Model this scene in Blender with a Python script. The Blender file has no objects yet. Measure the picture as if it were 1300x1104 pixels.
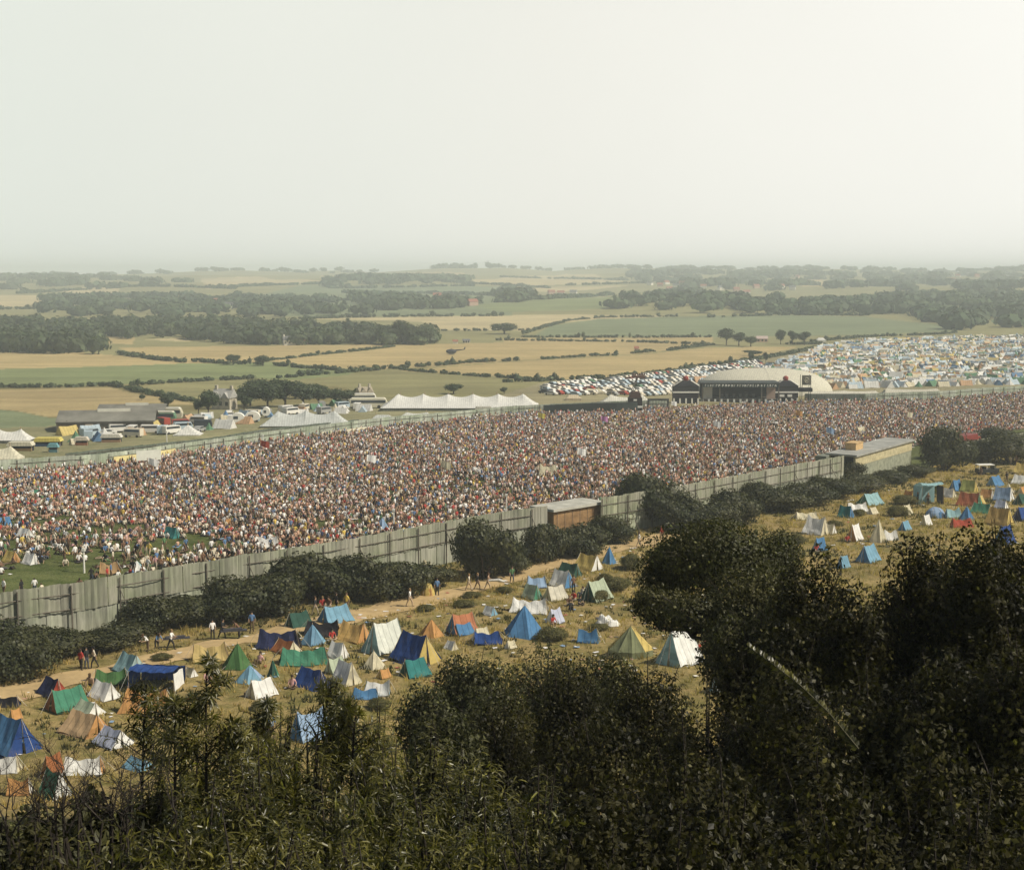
import bpy, bmesh, math, random
import numpy as np
from mathutils import Vector, Matrix
random.seed(7); rng = np.random.default_rng(7)
SC = bpy.context.scene
COL = bpy.data.collections.new('festival'); SC.collection.children.link(COL)
R = math.radians

# ------------------------------------------------------------------ camera and terrain
FPX, CX, CY, CAMZ, TILT = 1805.0, 650.0, 552.0, 31.0, R(6.54)
cam = bpy.data.cameras.new('camera'); camo = bpy.data.objects.new('camera', cam); COL.objects.link(camo)
cam.sensor_width = 36; cam.lens = 36*FPX/1300; cam.clip_start = .3; cam.clip_end = 30000
camo.location = (0, 0, CAMZ); camo.rotation_euler = (math.pi/2-TILT, 0, 0); SC.camera = camo

_PY = [-80, 0, 5, 30, 55, 66, 78, 90, 130, 165, 200, 300, 410, 535, 700, 850, 1300, 1800, 2300, 3000, 3600, 4200, 5200, 9600]
_PZ = [34, 29.3, 27.2, 14.2, 5.0, 2.2, .6, .1, -.2, -.7, -1.8, -5, -7.5, -9, -9.6, -9.4, -8, -4, 0, 7, 16, 27, 20, 10]
_gy = np.linspace(-80, 9600, 9681)
_gz = np.interp(_gy, _PY, _PZ)
_k = np.ones(9)/9
_gz = np.concatenate([_gz[:4], np.convolve(_gz, _k, 'valid'), _gz[-4:]])
_big = np.convolve(np.pad(_gz, 60, 'edge'), np.ones(121)/121, 'valid')
_w = np.clip((_gy-250)/400, 0, 1); _gz = _gz*(1-_w)+_big*_w
_SU = [-.6, -.36, -.28, -.19, -.12, -.095, -.05, -.006, .028, .072, .14, .22, .30, .36, .6]
_SV = [-4, -6, -2, 4, 4, 1, 9, 9, 2, 10, 7, 7, 1, 9, 9]
HILLS = [(210, 1500, 330, 260, 7), (-500, 2600, 500, 350, 9), (300, 2500, 420, 300, 7), (900, 1900, 300, 500, 14), (-100, 1900, 300, 200, 4), (-900, 3200, 500, 280, 11), (150, 3300, 520, 240, 12), (1100, 3000, 600, 280, 11), (-250, 2750, 330, 200, 8)]
def terrain(x, y):
    x = np.asarray(x, float); y = np.asarray(y, float)
    z = np.interp(y, _gy, _gz)
    u = x/np.maximum(y, 50)
    w = np.exp(-((y-4200)/700)**2)
    z = z + w*np.interp(u, _SU, _SV)*1.7
    for hx, hy, sx, sy, h in HILLS:
        z = z + h*np.exp(-((x-hx)/sx)**2-((y-hy)/sy)**2)
    n = np.clip((y-90)/60, 0, 1)*np.clip((700-y)/300, 0, 1)
    z = z + n*(.35*np.sin(x*.05+y*.03)+.25*np.sin(x*.11-y*.07))
    c = np.clip((y-70)/20, 0, 1)*np.clip((150-y)/30, 0, 1)
    z = z + c*(.18*np.sin(x*.31+1)*np.sin(y*.27)+.1*np.sin(x*.77+y*.5))
    f = np.clip((y-900)/1500, 0, 1)
    z = z + f*(3*np.sin(x*.006+1.3)*np.sin(y*.0051)+1.5*np.sin(x*.013+y*.009))
    return z
ct, st = math.cos(TILT), math.sin(TILT)
def ray(px, py):
    a = (np.asarray(px, float)-CX)/FPX; b = (CY-np.asarray(py, float))/FPX
    return np.stack([a+0*b, ct+b*st+0*a, b*ct-st+0*a], -1)
_T = np.geomspace(8, 9000, 2600)
def hit(px, py, h=0.0):
    """ground points (lifted by h) seen at photo pixels"""
    px = np.atleast_1d(np.asarray(px, float)); py = np.atleast_1d(np.asarray(py, float))
    d = ray(px, py); out = np.zeros((len(px), 3))
    for i in range(len(px)):
        P = d[i][None]*_T[:, None]
        g = CAMZ+P[:, 2]-terrain(P[:, 0], P[:, 1])-h
        s = np.where((g < 0) & (_T > (60 if h > 0 else 8)))[0]
        k = s[0] if len(s) else 1700
        k = max(k, 1)
        t0, t1 = _T[k-1], _T[k]; g0, g1 = g[k-1], g[k]
        t = t0+(t1-t0)*g0/(g0-g1) if g0 != g1 else t0
        if not len(s): t = 4200
        p = d[i]*t; out[i] = (p[0], p[1], terrain(p[0], p[1]))
    return out
def hit1(px, py, h=0.0): return hit(px, py, h)[0]
def proj(P):
    P = np.atleast_2d(np.asarray(P, float)); x, y, z = P[:, 0], P[:, 1], P[:, 2]-CAMZ
    dep = y*ct-z*st; up = y*st+z*ct
    return CX+FPX*x/dep, CY-FPX*up/dep, dep
def pxm(p):
    return FPX/(p[1]*ct-(p[2]-CAMZ)*st)
def inpoly(x, y, poly):
    x = np.asarray(x); y = np.asarray(y); r = np.zeros(x.shape, bool); n = len(poly)
    for i in range(n):
        x0, y0 = poly[i][0], poly[i][1]; x1, y1 = poly[(i+1) % n][0], poly[(i+1) % n][1]
        if y0 == y1: continue
        c = ((y0 > y) != (y1 > y)) & (x < (x1-x0)*(y-y0)/(y1-y0)+x0)
        r ^= c
    return r

# ------------------------------------------------------------------ materials
def newmat(name):
    m = bpy.data.materials.new(name); m.use_nodes = True; nt = m.node_tree
    for n in list(nt.nodes): nt.nodes.remove(n)
    o = nt.nodes.new('ShaderNodeOutputMaterial'); return m, nt, o
def N(nt, t, **kw):
    n = nt.nodes.new(t)
    for k, v in kw.items():
        if isinstance(k, str) and hasattr(n, k): setattr(n, k, v)
    return n
def noise(nt, scale, detail=3, rough=.6, vec=None):
    n = nt.nodes.new('ShaderNodeTexNoise'); n.inputs['Scale'].default_value = scale
    n.inputs['Detail'].default_value = detail; n.inputs['Roughness'].default_value = rough
    if vec is not None: nt.links.new(vec, n.inputs['Vector'])
    return n
def mrange(nt, val, a, b, c, d):
    n = nt.nodes.new('ShaderNodeMapRange')
    for i, v in zip((1, 2, 3, 4), (a, b, c, d)): n.inputs[i].default_value = v
    nt.links.new(val, n.inputs[0]); return n.outputs[0]
def vscale(nt, col, fac):
    n = nt.nodes.new('ShaderNodeVectorMath'); n.operation = 'SCALE'
    nt.links.new(col, n.inputs[0]); nt.links.new(fac, n.inputs['Scale']); return n.outputs[0]
def mixc(nt, f, a, b, blend='MIX'):
    n = nt.nodes.new('ShaderNodeMix'); n.data_type = 'RGBA'; n.blend_type = blend
    for s, v in ((n.inputs[0], f), (n.inputs[6], a), (n.inputs[7], b)):
        if hasattr(v, 'links'): nt.links.new(v, s)
        else: s.default_value = v if isinstance(v, (int, float)) else (*v[:3], 1)
    return n.outputs[2]
def plain(name, col, rough=.8, var=.25, scale=3.0, bump=0.0, metal=0, spec=.3):
    m, nt, o = newmat(name); b = N(nt, 'ShaderNodeBsdfPrincipled'); tc = N(nt, 'ShaderNodeTexCoord')
    n = noise(nt, scale, 5, .65, tc.outputs['Object'])
    f = mrange(nt, n.outputs[0], .3, .7, 1-var, 1+var)
    c = N(nt, 'ShaderNodeRGB'); c.outputs[0].default_value = (*col, 1)
    nt.links.new(vscale(nt, c.outputs[0], f), b.inputs['Base Color'])
    b.inputs['Roughness'].default_value = rough; b.inputs['Metallic'].default_value = metal
    b.inputs['Specular IOR Level'].default_value = spec
    if bump:
        bp = N(nt, 'ShaderNodeBump'); bp.inputs['Strength'].default_value = bump
        nt.links.new(n.outputs[0], bp.inputs['Height']); nt.links.new(bp.outputs[0], b.inputs['Normal'])
    nt.links.new(b.outputs[0], o.inputs[0]); return m
def objcolor(name, rough=.85, transl=.25, var=.18, scale=1.6, random_cols=None, seams=False):
    """fabric or paint that takes the object's own colour"""
    m, nt, o = newmat(name); oi = N(nt, 'ShaderNodeObjectInfo'); tc = N(nt, 'ShaderNodeTexCoord')
    n = noise(nt, scale, 5, .7, tc.outputs['Object']); f = mrange(nt, n.outputs[0], .3, .7, 1-var, 1+var)
    if random_cols:
        r = N(nt, 'ShaderNodeValToRGB'); r.color_ramp.interpolation = 'CONSTANT'
        e = r.color_ramp.elements
        tot = sum(w for w, c in random_cols); acc = 0
        for i, (w, c) in enumerate(random_cols):
            if i == 0: e[0].position = 0; e[0].color = (*c, 1)
            elif i == 1: e[1].position = acc/tot; e[1].color = (*c, 1)
            else:
                q = e.new(acc/tot); q.color = (*c, 1)
            acc += w
        nt.links.new(oi.outputs['Random'], r.inputs[0]); col = r.outputs[0]
    else: col = oi.outputs['Color']
    col = vscale(nt, col, f)
    if seams:
        wv = N(nt, 'ShaderNodeTexWave'); wv.inputs['Scale'].default_value = .55; wv.inputs['Distortion'].default_value = .6; nt.links.new(tc.outputs['Object'], wv.inputs['Vector'])
        col = vscale(nt, col, mrange(nt, wv.outputs['Fac'], .93, .98, 1, .72))
        n6 = noise(nt, .9, 6, .75, tc.outputs['Object']); col = mixc(nt, mrange(nt, n6.outputs[0], .56, .78, 0, .38), col, (.30, .25, .17))
    b = N(nt, 'ShaderNodeBsdfPrincipled'); b.inputs['Roughness'].default_value = rough
    b.inputs['Specular IOR Level'].default_value = .2
    nt.links.new(col, b.inputs['Base Color'])
    if transl:
        t = N(nt, 'ShaderNodeBsdfTranslucent'); nt.links.new(col, t.inputs[0])
        x = N(nt, 'ShaderNodeMixShader'); x.inputs[0].default_value = transl
        nt.links.new(b.outputs[0], x.inputs[1]); nt.links.new(t.outputs[0], x.inputs[2]); nt.links.new(x.outputs[0], o.inputs[0])
    else: nt.links.new(b.outputs[0], o.inputs[0])
    return m
def leafmat(name, col, col2=None, rough=.45, transl=.3, spec=.5, scale=.5):
    m, nt, o = newmat(name); at = N(nt, 'ShaderNodeAttribute'); at.attribute_name = 'tint'
    tc = N(nt, 'ShaderNodeTexCoord'); n = noise(nt, scale, 3, .6, tc.outputs['Object'])
    c = mixc(nt, mrange(nt, n.outputs[0], .38, .62, 0, 1), col, col2 or col)
    c = vscale(nt, c, at.outputs['Fac'])
    b = N(nt, 'ShaderNodeBsdfPrincipled'); b.inputs['Roughness'].default_value = rough
    b.inputs['Specular IOR Level'].default_value = spec
    nt.links.new(c, b.inputs['Base Color'])
    t = N(nt, 'ShaderNodeBsdfTranslucent'); nt.links.new(mixc(nt, 1.0, c, (1.5, 1.7, .7), 'MULTIPLY'), t.inputs[0])
    x = N(nt, 'ShaderNodeMixShader'); x.inputs[0].default_value = transl
    nt.links.new(b.outputs[0], x.inputs[1]); nt.links.new(t.outputs[0], x.inputs[2]); nt.links.new(x.outputs[0], o.inputs[0])
    return m
CANVAS = objcolor('tent_canvas', seams=True); PAINT = objcolor('painted_surface', .5, 0, .1, .8)
CLOTH = objcolor('shirt_cloth', .9, 0, .12, 4)
SHIRTS = [(14, (.80, .72, .56)), (15, (.58, .48, .32)), (13, (.42, .29, .17)), (10, (.33, .21, .12)), (20, (.10, .065, .04)), (1, (.18, .22, .27)), (2, (.03, .03, .045)),
          (16, (.02, .018, .016)), (1, (.34, .08, .05)), (3, (.58, .44, .18)), (1, (.12, .19, .10)), (3, (.55, .40, .31)), (3, (.35, .32, .26))]
CANVAS = objcolor('tent_canvas', seams=True); PAINT = objcolor('painted_surface', .5, 0, .1, .8)
CLOTH = objcolor('shirt_cloth', .9, 0, .12, 4)
SHIRTS = [(15, (.80, .76, .68)), (16, (.66, .56, .40)), (20, (.54, .33, .21)), (11, (.42, .23, .14)), (10, (.17, .09, .05)), (3, (.13, .20, .30)), (3, (.03, .04, .07)),
          (6, (.02, .02, .02)), (4, (.42, .07, .04)), (4, (.62, .42, .10)), (2, (.10, .19, .10)), (5, (.60, .38, .30)), (3, (.35, .33, .28))]
CANVAS = objcolor('tent_canvas', seams=True); PAINT = objcolor('painted_surface', .5, 0, .1, .8)
CLOTH = objcolor('shirt_cloth', .9, 0, .12, 4)
SHIRTS = [(17, (.78, .76, .72)), (13, (.62, .55, .42)), (18, (.50, .31, .21)), (9, (.40, .22, .15)), (9, (.16, .09, .06)), (6, (.12, .20, .34)), (4, (.03, .04, .09)),
          (6, (.02, .02, .02)), (4, (.42, .06, .05)), (4, (.62, .44, .10)), (3, (.10, .19, .10)), (7, (.58, .38, .34)), (5, (.35, .34, .33))]
CROWDCLOTH = objcolor('crowd_cloth', .9, 0, .1, 4, SHIRTS)
SKIN = plain('skin', (.38, .25, .16), .6, .1)
TROUSER = objcolor('denim_trousers', .9, 0, .1, 4, [(1, (.055, .065, .09)), (5, (.03, .027, .026)), (5, (.12, .08, .05)), (2, (.34, .29, .22)), (2, (.40, .30, .2))])
SHOE = plain('shoe_leather', (.04, .025, .018)); HAIRM = objcolor('hair_strands', .7, 0, .2, 9, [(5, (.035, .02, .012)), (3, (.08, .045, .02)), (2, (.22, .14, .06)), (2, (.012, .01, .008))])
WOOD = plain('bare_wood', (.22, .15, .09), .85, .3, 6); POLE = plain('tent_pole_wood', (.35, .27, .17), .7)
ROPE = plain('white_rope', (.5, .48, .42)); DARK = plain('black_parts_and_shade', (.012, .012, .014), .9)  # near-black: dark parts, and painted shade in openings and on the shed end
WHITEP = plain('white_paint', (.72, .70, .62), .6, .12, 1.2); GLASS = plain('dark_window_glass', (.03, .04, .05), .12, .1, spec=.8)
RUBBER = plain('black_rubber', (.02, .02, .02), .8); BARK = plain('tree_bark', (.07, .05, .035), .9, .3, 5)
STONE = plain('pale_stone_wall', (.42, .38, .29), .9, .25, .9); SLATE = plain('grey_slate_roof', (.14, .14, .14), .7, .3, 1.5)
REDROOF = plain('red_tile_roof', (.28, .11, .07), .8, .25, 1.5)
SHRUB = leafmat('scrub_leaves', (.034, .040, .013), (.078, .073, .026), .55, .2, .3, .35)  # brighter second colour paints sunlit tops into the scrub
TREEM = leafmat('tree_leaves', (.042, .062, .027), (.062, .078, .034), .6, .2, .25, .1)
FARWOOD = leafmat('far_wood_leaves', (.045, .070, .034), (.06, .082, .038), .7, .1, .2, .01)
BROAD = leafmat('hawthorn_leaves', (.015, .015, .006), (.058, .052, .016), .5, .3, .22, 1.6)  # lighter second colour paints olive highlights among the dark leaves
LANCE = leafmat('narrow_leaves', (.022, .025, .007), (.15, .135, .03), .38, .38, .5, 2.6)  # second colour is a sunlit tone, highlights put into the leaf colour
TWIG = plain('bare_twig_bark', (.028, .022, .016), .8)

# ------------------------------------------------------------------ mesh helpers
def mk(name, V, F, mats, midx=None, tint=None, smooth=False, parent=None, link=True, colattr=None):
    """V (n,3); F (m,k) array or list of index lists"""
    me = bpy.data.meshes.new(name); V = np.asarray(V, np.float32)
    if isinstance(F, np.ndarray):
        k = F.shape[1]; loops = F.ravel(); starts = np.arange(0, len(F)*k, k)
    else:
        loops = np.array([i for f in F for i in f], np.int32); starts = np.cumsum([0]+[len(f) for f in F])[:-1]
    me.vertices.add(len(V)); me.vertices.foreach_set('co', V.ravel())
    me.loops.add(len(loops)); me.loops.foreach_set('vertex_index', loops.astype(np.int32))
    me.polygons.add(len(starts)); me.polygons.foreach_set('loop_start', starts.astype(np.int32))
    for m in (mats if isinstance(mats, (list, tuple)) else [mats]): me.materials.append(m)
    if midx is not None: me.polygons.foreach_set('material_index', np.asarray(midx, np.int32))
    me.update(calc_edges=True)
    me.polygons.foreach_set('use_smooth', np.full(len(starts), bool(smooth)))
    if tint is not None:
        a = me.attributes.new('tint', 'FLOAT', 'POINT'); a.data.foreach_set('value', np.asarray(tint, np.float32))
    if colattr is not None:
        a = me.attributes.new('col', 'FLOAT_COLOR', 'POINT'); a.data.foreach_set('color', np.asarray(colattr, np.float32).ravel())
    me.validate() if not isinstance(F, np.ndarray) else None
    o = bpy.data.objects.new(name, me)
    if link: COL.objects.link(o)
    if parent is not None: o.parent = parent
    return o
class MB:
    """collects shapes, then links them as ONE mesh object"""
    def __init__(s): s.V = []; s.F = []; s.M = []; s.n = 0
    def add(s, V, F, m=0):
        V = np.asarray(V, float).reshape(-1, 3); s.V.append(V)
        for f in F: s.F.append([i+s.n for i in f]); s.M.append(m)
        s.n += len(V); return s
    def box(s, a, b, m=0, rot=0, at=(0, 0, 0)):
        x0, y0, z0 = a; x1, y1, z1 = b
        V = np.array([(x, y, z) for z in (z0, z1) for x, y in ((x0, y0), (x1, y0), (x1, y1), (x0, y1))], float)
        if rot: c, q = math.cos(rot), math.sin(rot); V = np.stack([V[:, 0]*c-V[:, 1]*q, V[:, 0]*q+V[:, 1]*c, V[:, 2]], 1)
        return s.add(V+np.array(at), [(3, 2, 1, 0), (4, 5, 6, 7), (0, 1, 5, 4), (1, 2, 6, 5), (2, 3, 7, 6), (3, 0, 4, 7)], m)
    def tube(s, pts, r, k=6, m=0, cap=True):
        pts = [Vector(p) for p in pts]; rs = r if isinstance(r, (list, tuple)) else [r]*len(pts); V = []; F = []
        for i, p in enumerate(pts):
            d = (pts[min(i+1, len(pts)-1)]-pts[max(i-1, 0)]).normalized()
            u = d.cross(Vector((0, 0, 1)) if abs(d.z) < .9 else Vector((1, 0, 0))).normalized(); w = d.cross(u)
            for j in range(k):
                a = 2*math.pi*j/k; V.append(p+(u*math.cos(a)+w*math.sin(a))*rs[i])
        for i in range(len(pts)-1):
            for j in range(k): F.append((i*k+j, i*k+(j+1) % k, (i+1)*k+(j+1) % k, (i+1)*k+j))
        if cap: F.append(tuple(range(k))[::-1]); F.append(tuple(range((len(pts)-1)*k, len(pts)*k)))
        return s.add(V, F, m)
    def ball(s, c, r, m=0, nu=10, nv=7, z0=-1.0):
        V = []; F = []
        for i in range(nv+1):
            t = math.asin(z0)+(math.pi/2-math.asin(z0))*i/nv
            for j in range(nu):
                a = 2*math.pi*j/nu; V.append((c[0]+r[0]*math.cos(t)*math.cos(a), c[1]+r[1]*math.cos(t)*math.sin(a), c[2]+r[2]*math.sin(t)))
        for i in range(nv):
            for j in range(nu): F.append((i*nu+j, i*nu+(j+1) % nu, (i+1)*nu+(j+1) % nu, (i+1)*nu+j))
        return s.add(V, F, m)
    def prism(s, prof, y0, y1, m=0):
        n = len(prof); V = [(p[0], y0, p[1]) for p in prof]+[(p[0], y1, p[1]) for p in prof]
        F = [(i, (i+1) % n, n+(i+1) % n, n+i) for i in range(n)]+[tuple(range(n))[::-1], tuple(range(n, 2*n))]
        return s.add(V, F, m)
    def build(s, name, mats, parent=None, smooth=False, link=True):
        return mk(name, np.concatenate(s.V), s.F, mats, s.M, None, smooth, parent, link)
def tag(o, label=None, cat=None, group=None, kind=None):
    if label: o['label'] = label
    if cat: o['category'] = cat
    if group: o['group'] = group
    if kind: o['kind'] = kind
    return o
def empty(name, loc, rz=0):
    o = bpy.data.objects.new(name, None); o.location = loc; o.rotation_euler = (0, 0, rz); o.empty_display_size = .2
    COL.objects.link(o); return o
def copy_tree(o, parent=None):
    c = o.copy(); COL.objects.link(c); c.parent = parent
    for ch in list(o.children): copy_tree(ch, c)
    return c
def setcol(o, c): o.color = (*c, 1); return o
def thing(name, label, cat, loc, rz=0, group=None): return tag(empty(name, loc, rz), label, cat, group)

# leaf clouds -------------------------------------------------------
def frames(D, Nn):
    D = D/np.linalg.norm(D, axis=1, keepdims=True)
    S = np.cross(Nn, D); S /= np.linalg.norm(S, axis=1, keepdims=True)+1e-9
    return D, S, np.cross(D, S)
QUAD = (np.array([(-.5, -.5, 0), (.5, -.35, .08), (.5, .5, 0), (-.4, .5, -.08)]), np.array([(0, 1, 2, 3)]))
BLEAF = (np.array([(0, 0, 0), (.45, .30, -.08), (1, 0, -.12), (.45, -.30, -.08), (.5, 0, .02)]), np.array([(0, 4, 2, 1), (0, 3, 2, 4)]))
LLEAF = (np.array([(0, 0, 0), (.33, .085, .03), (.33, 0, 0), (.33, -.085, .03), (.7, .07, -.09), (.7, 0, -.11), (.7, -.07, -.09), (1, 0, -.3)]),
         np.array([(0, 2, 1), (0, 3, 2), (1, 2, 4), (2, 5, 4), (2, 3, 5), (3, 6, 5), (4, 5, 7), (5, 6, 7)]))
def leaves(P, D, Nn, size, tmpl=QUAD, tint=None):
    T, Ff = tmpl; D, S, U = frames(D, Nn); n = len(P); size = np.broadcast_to(size, (n,))
    V = P[:, None]+(T[None, :, 0, None]*D[:, None]+T[None, :, 1, None]*S[:, None]+T[None, :, 2, None]*U[:, None])*size[:, None, None]
    F = Ff[None]+(np.arange(n)*len(T))[:, None, None]
    tt = np.repeat(tint if tint is not None else rng.uniform(.6, 1.4, n), len(T))
    return V.reshape(-1, 3), F.reshape(-1, Ff.shape[1]), tt
def unit(n):
    v = rng.normal(size=(n, 3)); return v/np.linalg.norm(v, axis=1, keepdims=True)
def core_ico():
    bm = bmesh.new(); bmesh.ops.create_icosphere(bm, subdivisions=2, radius=1)
    V = np.array([v.co[:] for v in bm.verts]); F = np.array([[v.index for v in f.verts] for f in bm.faces]); bm.free(); return V, F
ICO = core_ico()
bm_ = bmesh.new(); bmesh.ops.create_icosphere(bm_, subdivisions=1, radius=1); ICO1 = (np.array([v.co[:] for v in bm_.verts]), np.array([[v.index for v in f.verts] for f in bm_.faces])); bm_.free()
def lobed(c, r, n, q, lobes=9, depth=.55, flat=.0):
    """quads on lumpy lobes of an ellipsoid; c centre, r radii -> V,F,tint (quads)"""
    L = unit(lobes); L[:, 2] = L[:, 2]*.9+.12; lr = rng.uniform(.38, .6, lobes); lc = L*rng.uniform(.35, .62, lobes)[:, None]
    w = lr**2/np.sum(lr**2); k = rng.choice(lobes, n, p=w); d = unit(n)
    rad = lr[k]*(1-depth*rng.random(n)**2.2)
    p = lc[k]+d*rad[:, None]
    P = np.array(c)+p*np.array(r); Nn = d*1.0+unit(n)*.55
    return P, Nn, lc, lr
def quadcloud(P, Nn, q):
    n = len(P); D = np.cross(Nn, unit(n))
    V, F, t = leaves(P, D, Nn, q*rng.uniform(.6, 1.35, n), QUAD, rng.uniform(.55, 1.5, n)); return V, F, t
def crown(name, c, r, n, q, mat, parent=None, lobes=9, link=True):
    P, Nn, lc, lr = lobed(c, r, n, q, lobes)
    V, F, t = quadcloud(P, Nn, q)
    Vs, Fs, ts = [V], [F], [t]; nn = len(V)
    for i in range(len(lc)):      # inner leaves of each lobe, tinted darker to paint the crown's inner shade
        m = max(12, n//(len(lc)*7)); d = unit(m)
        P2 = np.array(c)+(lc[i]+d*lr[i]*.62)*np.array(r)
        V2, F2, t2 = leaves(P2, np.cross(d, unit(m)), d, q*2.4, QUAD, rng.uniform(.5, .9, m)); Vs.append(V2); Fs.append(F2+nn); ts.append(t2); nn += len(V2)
    return mk(name, np.concatenate(Vs), np.concatenate(Fs), mat, None, np.concatenate(ts), False, parent, link)
def mass(name, pts, hs, rs, mat, nq=70, qs=.42, parent=None, core=1):
    """many crowns in one object: a wood, a hedge"""
    Vs, Fs, ts = [], [], []; nn = 0; A, B = ICO if core == 2 else ICO1
    for p, h, r in zip(pts, hs, rs):
        c = np.array([p[0], p[1], p[2]+h*.5]); rr = np.array([r, r, h*.54])
        d = unit(nq); d[:, 2] = np.abs(d[:, 2])*np.where(rng.random(nq) < .7, 1, -1)
        rad = rng.uniform(.78, 1.14, nq)*(1+.18*np.sin(d[:, 0]*4+p[0])*np.cos(d[:, 1]*3+p[1]))
        P = c+d*rr*rad[:, None]; tb = rng.uniform(.72, 1.3); Nn = d+unit(nq)*.5
        V, F, t = leaves(P, np.cross(d, unit(nq)), Nn, qs*r*rng.uniform(.6, 1.3, nq), QUAD, tb*rng.uniform(.7, 1.35, nq))
        Vs.append(V); Fs.append(F[:, [0, 1, 2]]+nn); Fs.append(F[:, [0, 2, 3]]+nn); ts.append(t); nn += len(V)
        k = 1+.12*np.sin(A[:, 0]*5+p[0]*3)*np.sin(A[:, 2]*6+p[1]); V = c+A*rr*.86*k[:, None]  # solid core added inside each crown to block light
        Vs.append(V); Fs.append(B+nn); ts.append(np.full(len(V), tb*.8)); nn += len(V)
    return mk(name, np.concatenate(Vs), np.concatenate(Fs), mat, None, np.concatenate(ts), False, parent)

# ------------------------------------------------------------------ ground
STRAW = (.40, .305, .145); STRAW2 = (.36, .275, .135); PALE = (.44, .36, .20); GRN = (.19, .215, .095); GRN2 = (.175, .20, .11); OLIVE = (.235, .215, .10)
FIELDS = [
 (OLIVE, [(-60, 330), (1360, 330), (1360, 470), (-60, 470)]),
 (GRN2, [(380, 362), (640, 364), (650, 400), (360, 402), (300, 385)]),
 (PALE, [(-60, 374), (45, 375), (64, 380), (30, 390), (-60, 393)]),
 (PALE, [(255, 354), (330, 351), (408, 357), (350, 362), (262, 367)]),
 (PALE, [(80, 368), (110, 364), (152, 363), (152, 371), (85, 374)]),
 (STRAW, [(408, 350), (468, 350), (468, 355), (408, 356)]),
 (STRAW, [(508, 347), (592, 346), (562, 351), (508, 351)]),
 (PALE, [(588, 358), (640, 352), (720, 347), (765, 352), (805, 359), (720, 361), (640, 363)]),
 (PALE, [(648, 368), (700, 364), (800, 362), (760, 367), (700, 371)]),
 (GRN, [(680, 380), (790, 376), (770, 392), (640, 396), (600, 388)]),
 (STRAW, [(885, 357), (935, 357), (935, 361), (885, 361)]),
 (STRAW, [(1018, 355), (1046, 355), (1046, 364), (1018, 364)]),
 (PALE, [(385, 405), (530, 402), (720, 399), (860, 401), (760, 406), (700, 410), (668, 420), (560, 419), (540, 409), (500, 407)]),
 (GRN2, [(678, 426), (700, 413), (760, 405), (860, 402), (1000, 400), (1100, 402), (1190, 412), (1215, 420), (1100, 425), (900, 428)]),
 (OLIVE, [(1100, 425), (1215, 421), (1360, 408), (1360, 430), (1040, 437), (1030, 430)]),
 (STRAW, [(640, 429), (905, 428), (905, 434), (800, 432), (640, 435)]),
 (STRAW, [(122, 427), (172, 428), (168, 437), (135, 436)]),
 (PALE, [(183, 431), (242, 428), (240, 434)]),
 (STRAW, [(-60, 446), (100, 447), (180, 454), (242, 461), (100, 466), (-60, 470)]),
 (STRAW, [(150, 441), (320, 439), (500, 437), (475, 443), (350, 455), (330, 460), (240, 461), (180, 453)]),
 (STRAW, [(350, 456), (475, 444), (500, 438), (660, 434), (800, 432), (905, 435), (880, 441), (800, 450), (700, 455), (650, 458), (560, 465), (500, 468), (460, 469), (345, 459)]),
 (GRN, [(-60, 470), (100, 466), (242, 461), (345, 460), (460, 470), (440, 476), (375, 482), (300, 480), (150, 488), (-60, 491)]),
 (STRAW, [(508, 471), (560, 466), (650, 459), (800, 451), (900, 441), (1015, 440), (960, 453), (900, 465), (800, 477), (720, 482), (650, 478), (540, 474)]),
 (OLIVE, [(375, 483), (440, 477), (505, 471), (650, 479), (720, 484), (690, 512), (470, 512), (440, 492), (400, 488)]),
 (OLIVE, [(165, 491), (300, 481), (330, 490), (320, 512), (250, 512), (200, 501)]),
 (STRAW2, [(-60, 493), (140, 492), (200, 503), (250, 513), (190, 512), (130, 520), (85, 530), (62, 529), (-60, 510)]),
 (GRN2, [(-60, 511), (62, 530), (90, 532), (90, 545), (-60, 548)]),
 ((.27, .235, .135), [(690, 485), (800, 478), (900, 467), (960, 455), (1030, 441), (1360, 428), (1360, 500), (1020, 505), (860, 514), (600, 520), (640, 500)]),
 ((.24, .22, .12), [(-60, 545), (90, 540), (330, 515), (480, 505), (640, 512), (640, 525), (400, 545), (200, 572), (-60, 600)]),
]
FT = [(-120, 768), (0, 751), (104, 737), (216, 719), (325, 701), (381, 693), (462, 680), (548, 664), (640, 648), (697, 641), (845, 619), (944, 601), (960, 598), (1065, 579), (1180, 559), (1263, 546), (1300, 541), (1400, 527)]
FH = 4.7
fence_w = hit([p[0] for p in FT], [p[1] for p in FT], FH)
IN = [(-120, 588), (0, 583), (130, 575), (220, 563), (330, 548), (400, 540), (480, 530), (560, 523), (640, 515), (700, 512), (850, 508)]
inner_w = hit([p[0] for p in IN], [p[1] for p in IN], 2.6)
IN2 = [(1022, 500), (1100, 500), (1190, 497), (1300, 490), (1420, 482)]
back_w = hit([p[0] for p in IN2], [p[1] for p in IN2], 2.6)
ARENA = [tuple(p[:2]) for p in fence_w]+[tuple(p[:2]) for p in back_w[::-1]]+[tuple(p[:2]) for p in inner_w[::-1]]
PATHPX = [(-60, 902), (30, 876), (100, 858), (180, 842), (270, 818), (340, 808), (440, 783), (500, 770), (580, 752), (640, 735), (700, 716), (760, 700), (820, 688), (860, 676)]
path_w = hit([p[0] for p in PATHPX], [p[1] for p in PATHPX])
SUBU = np.concatenate([np.linspace(-1.5, -.46, 24)[:-1], np.linspace(-.46, .46, 640), np.linspace(.46, 1.5, 24)[1:]])
YY = np.concatenate([np.arange(-80, 60, 2.0), np.geomspace(60, 9600, 500)])
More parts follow.
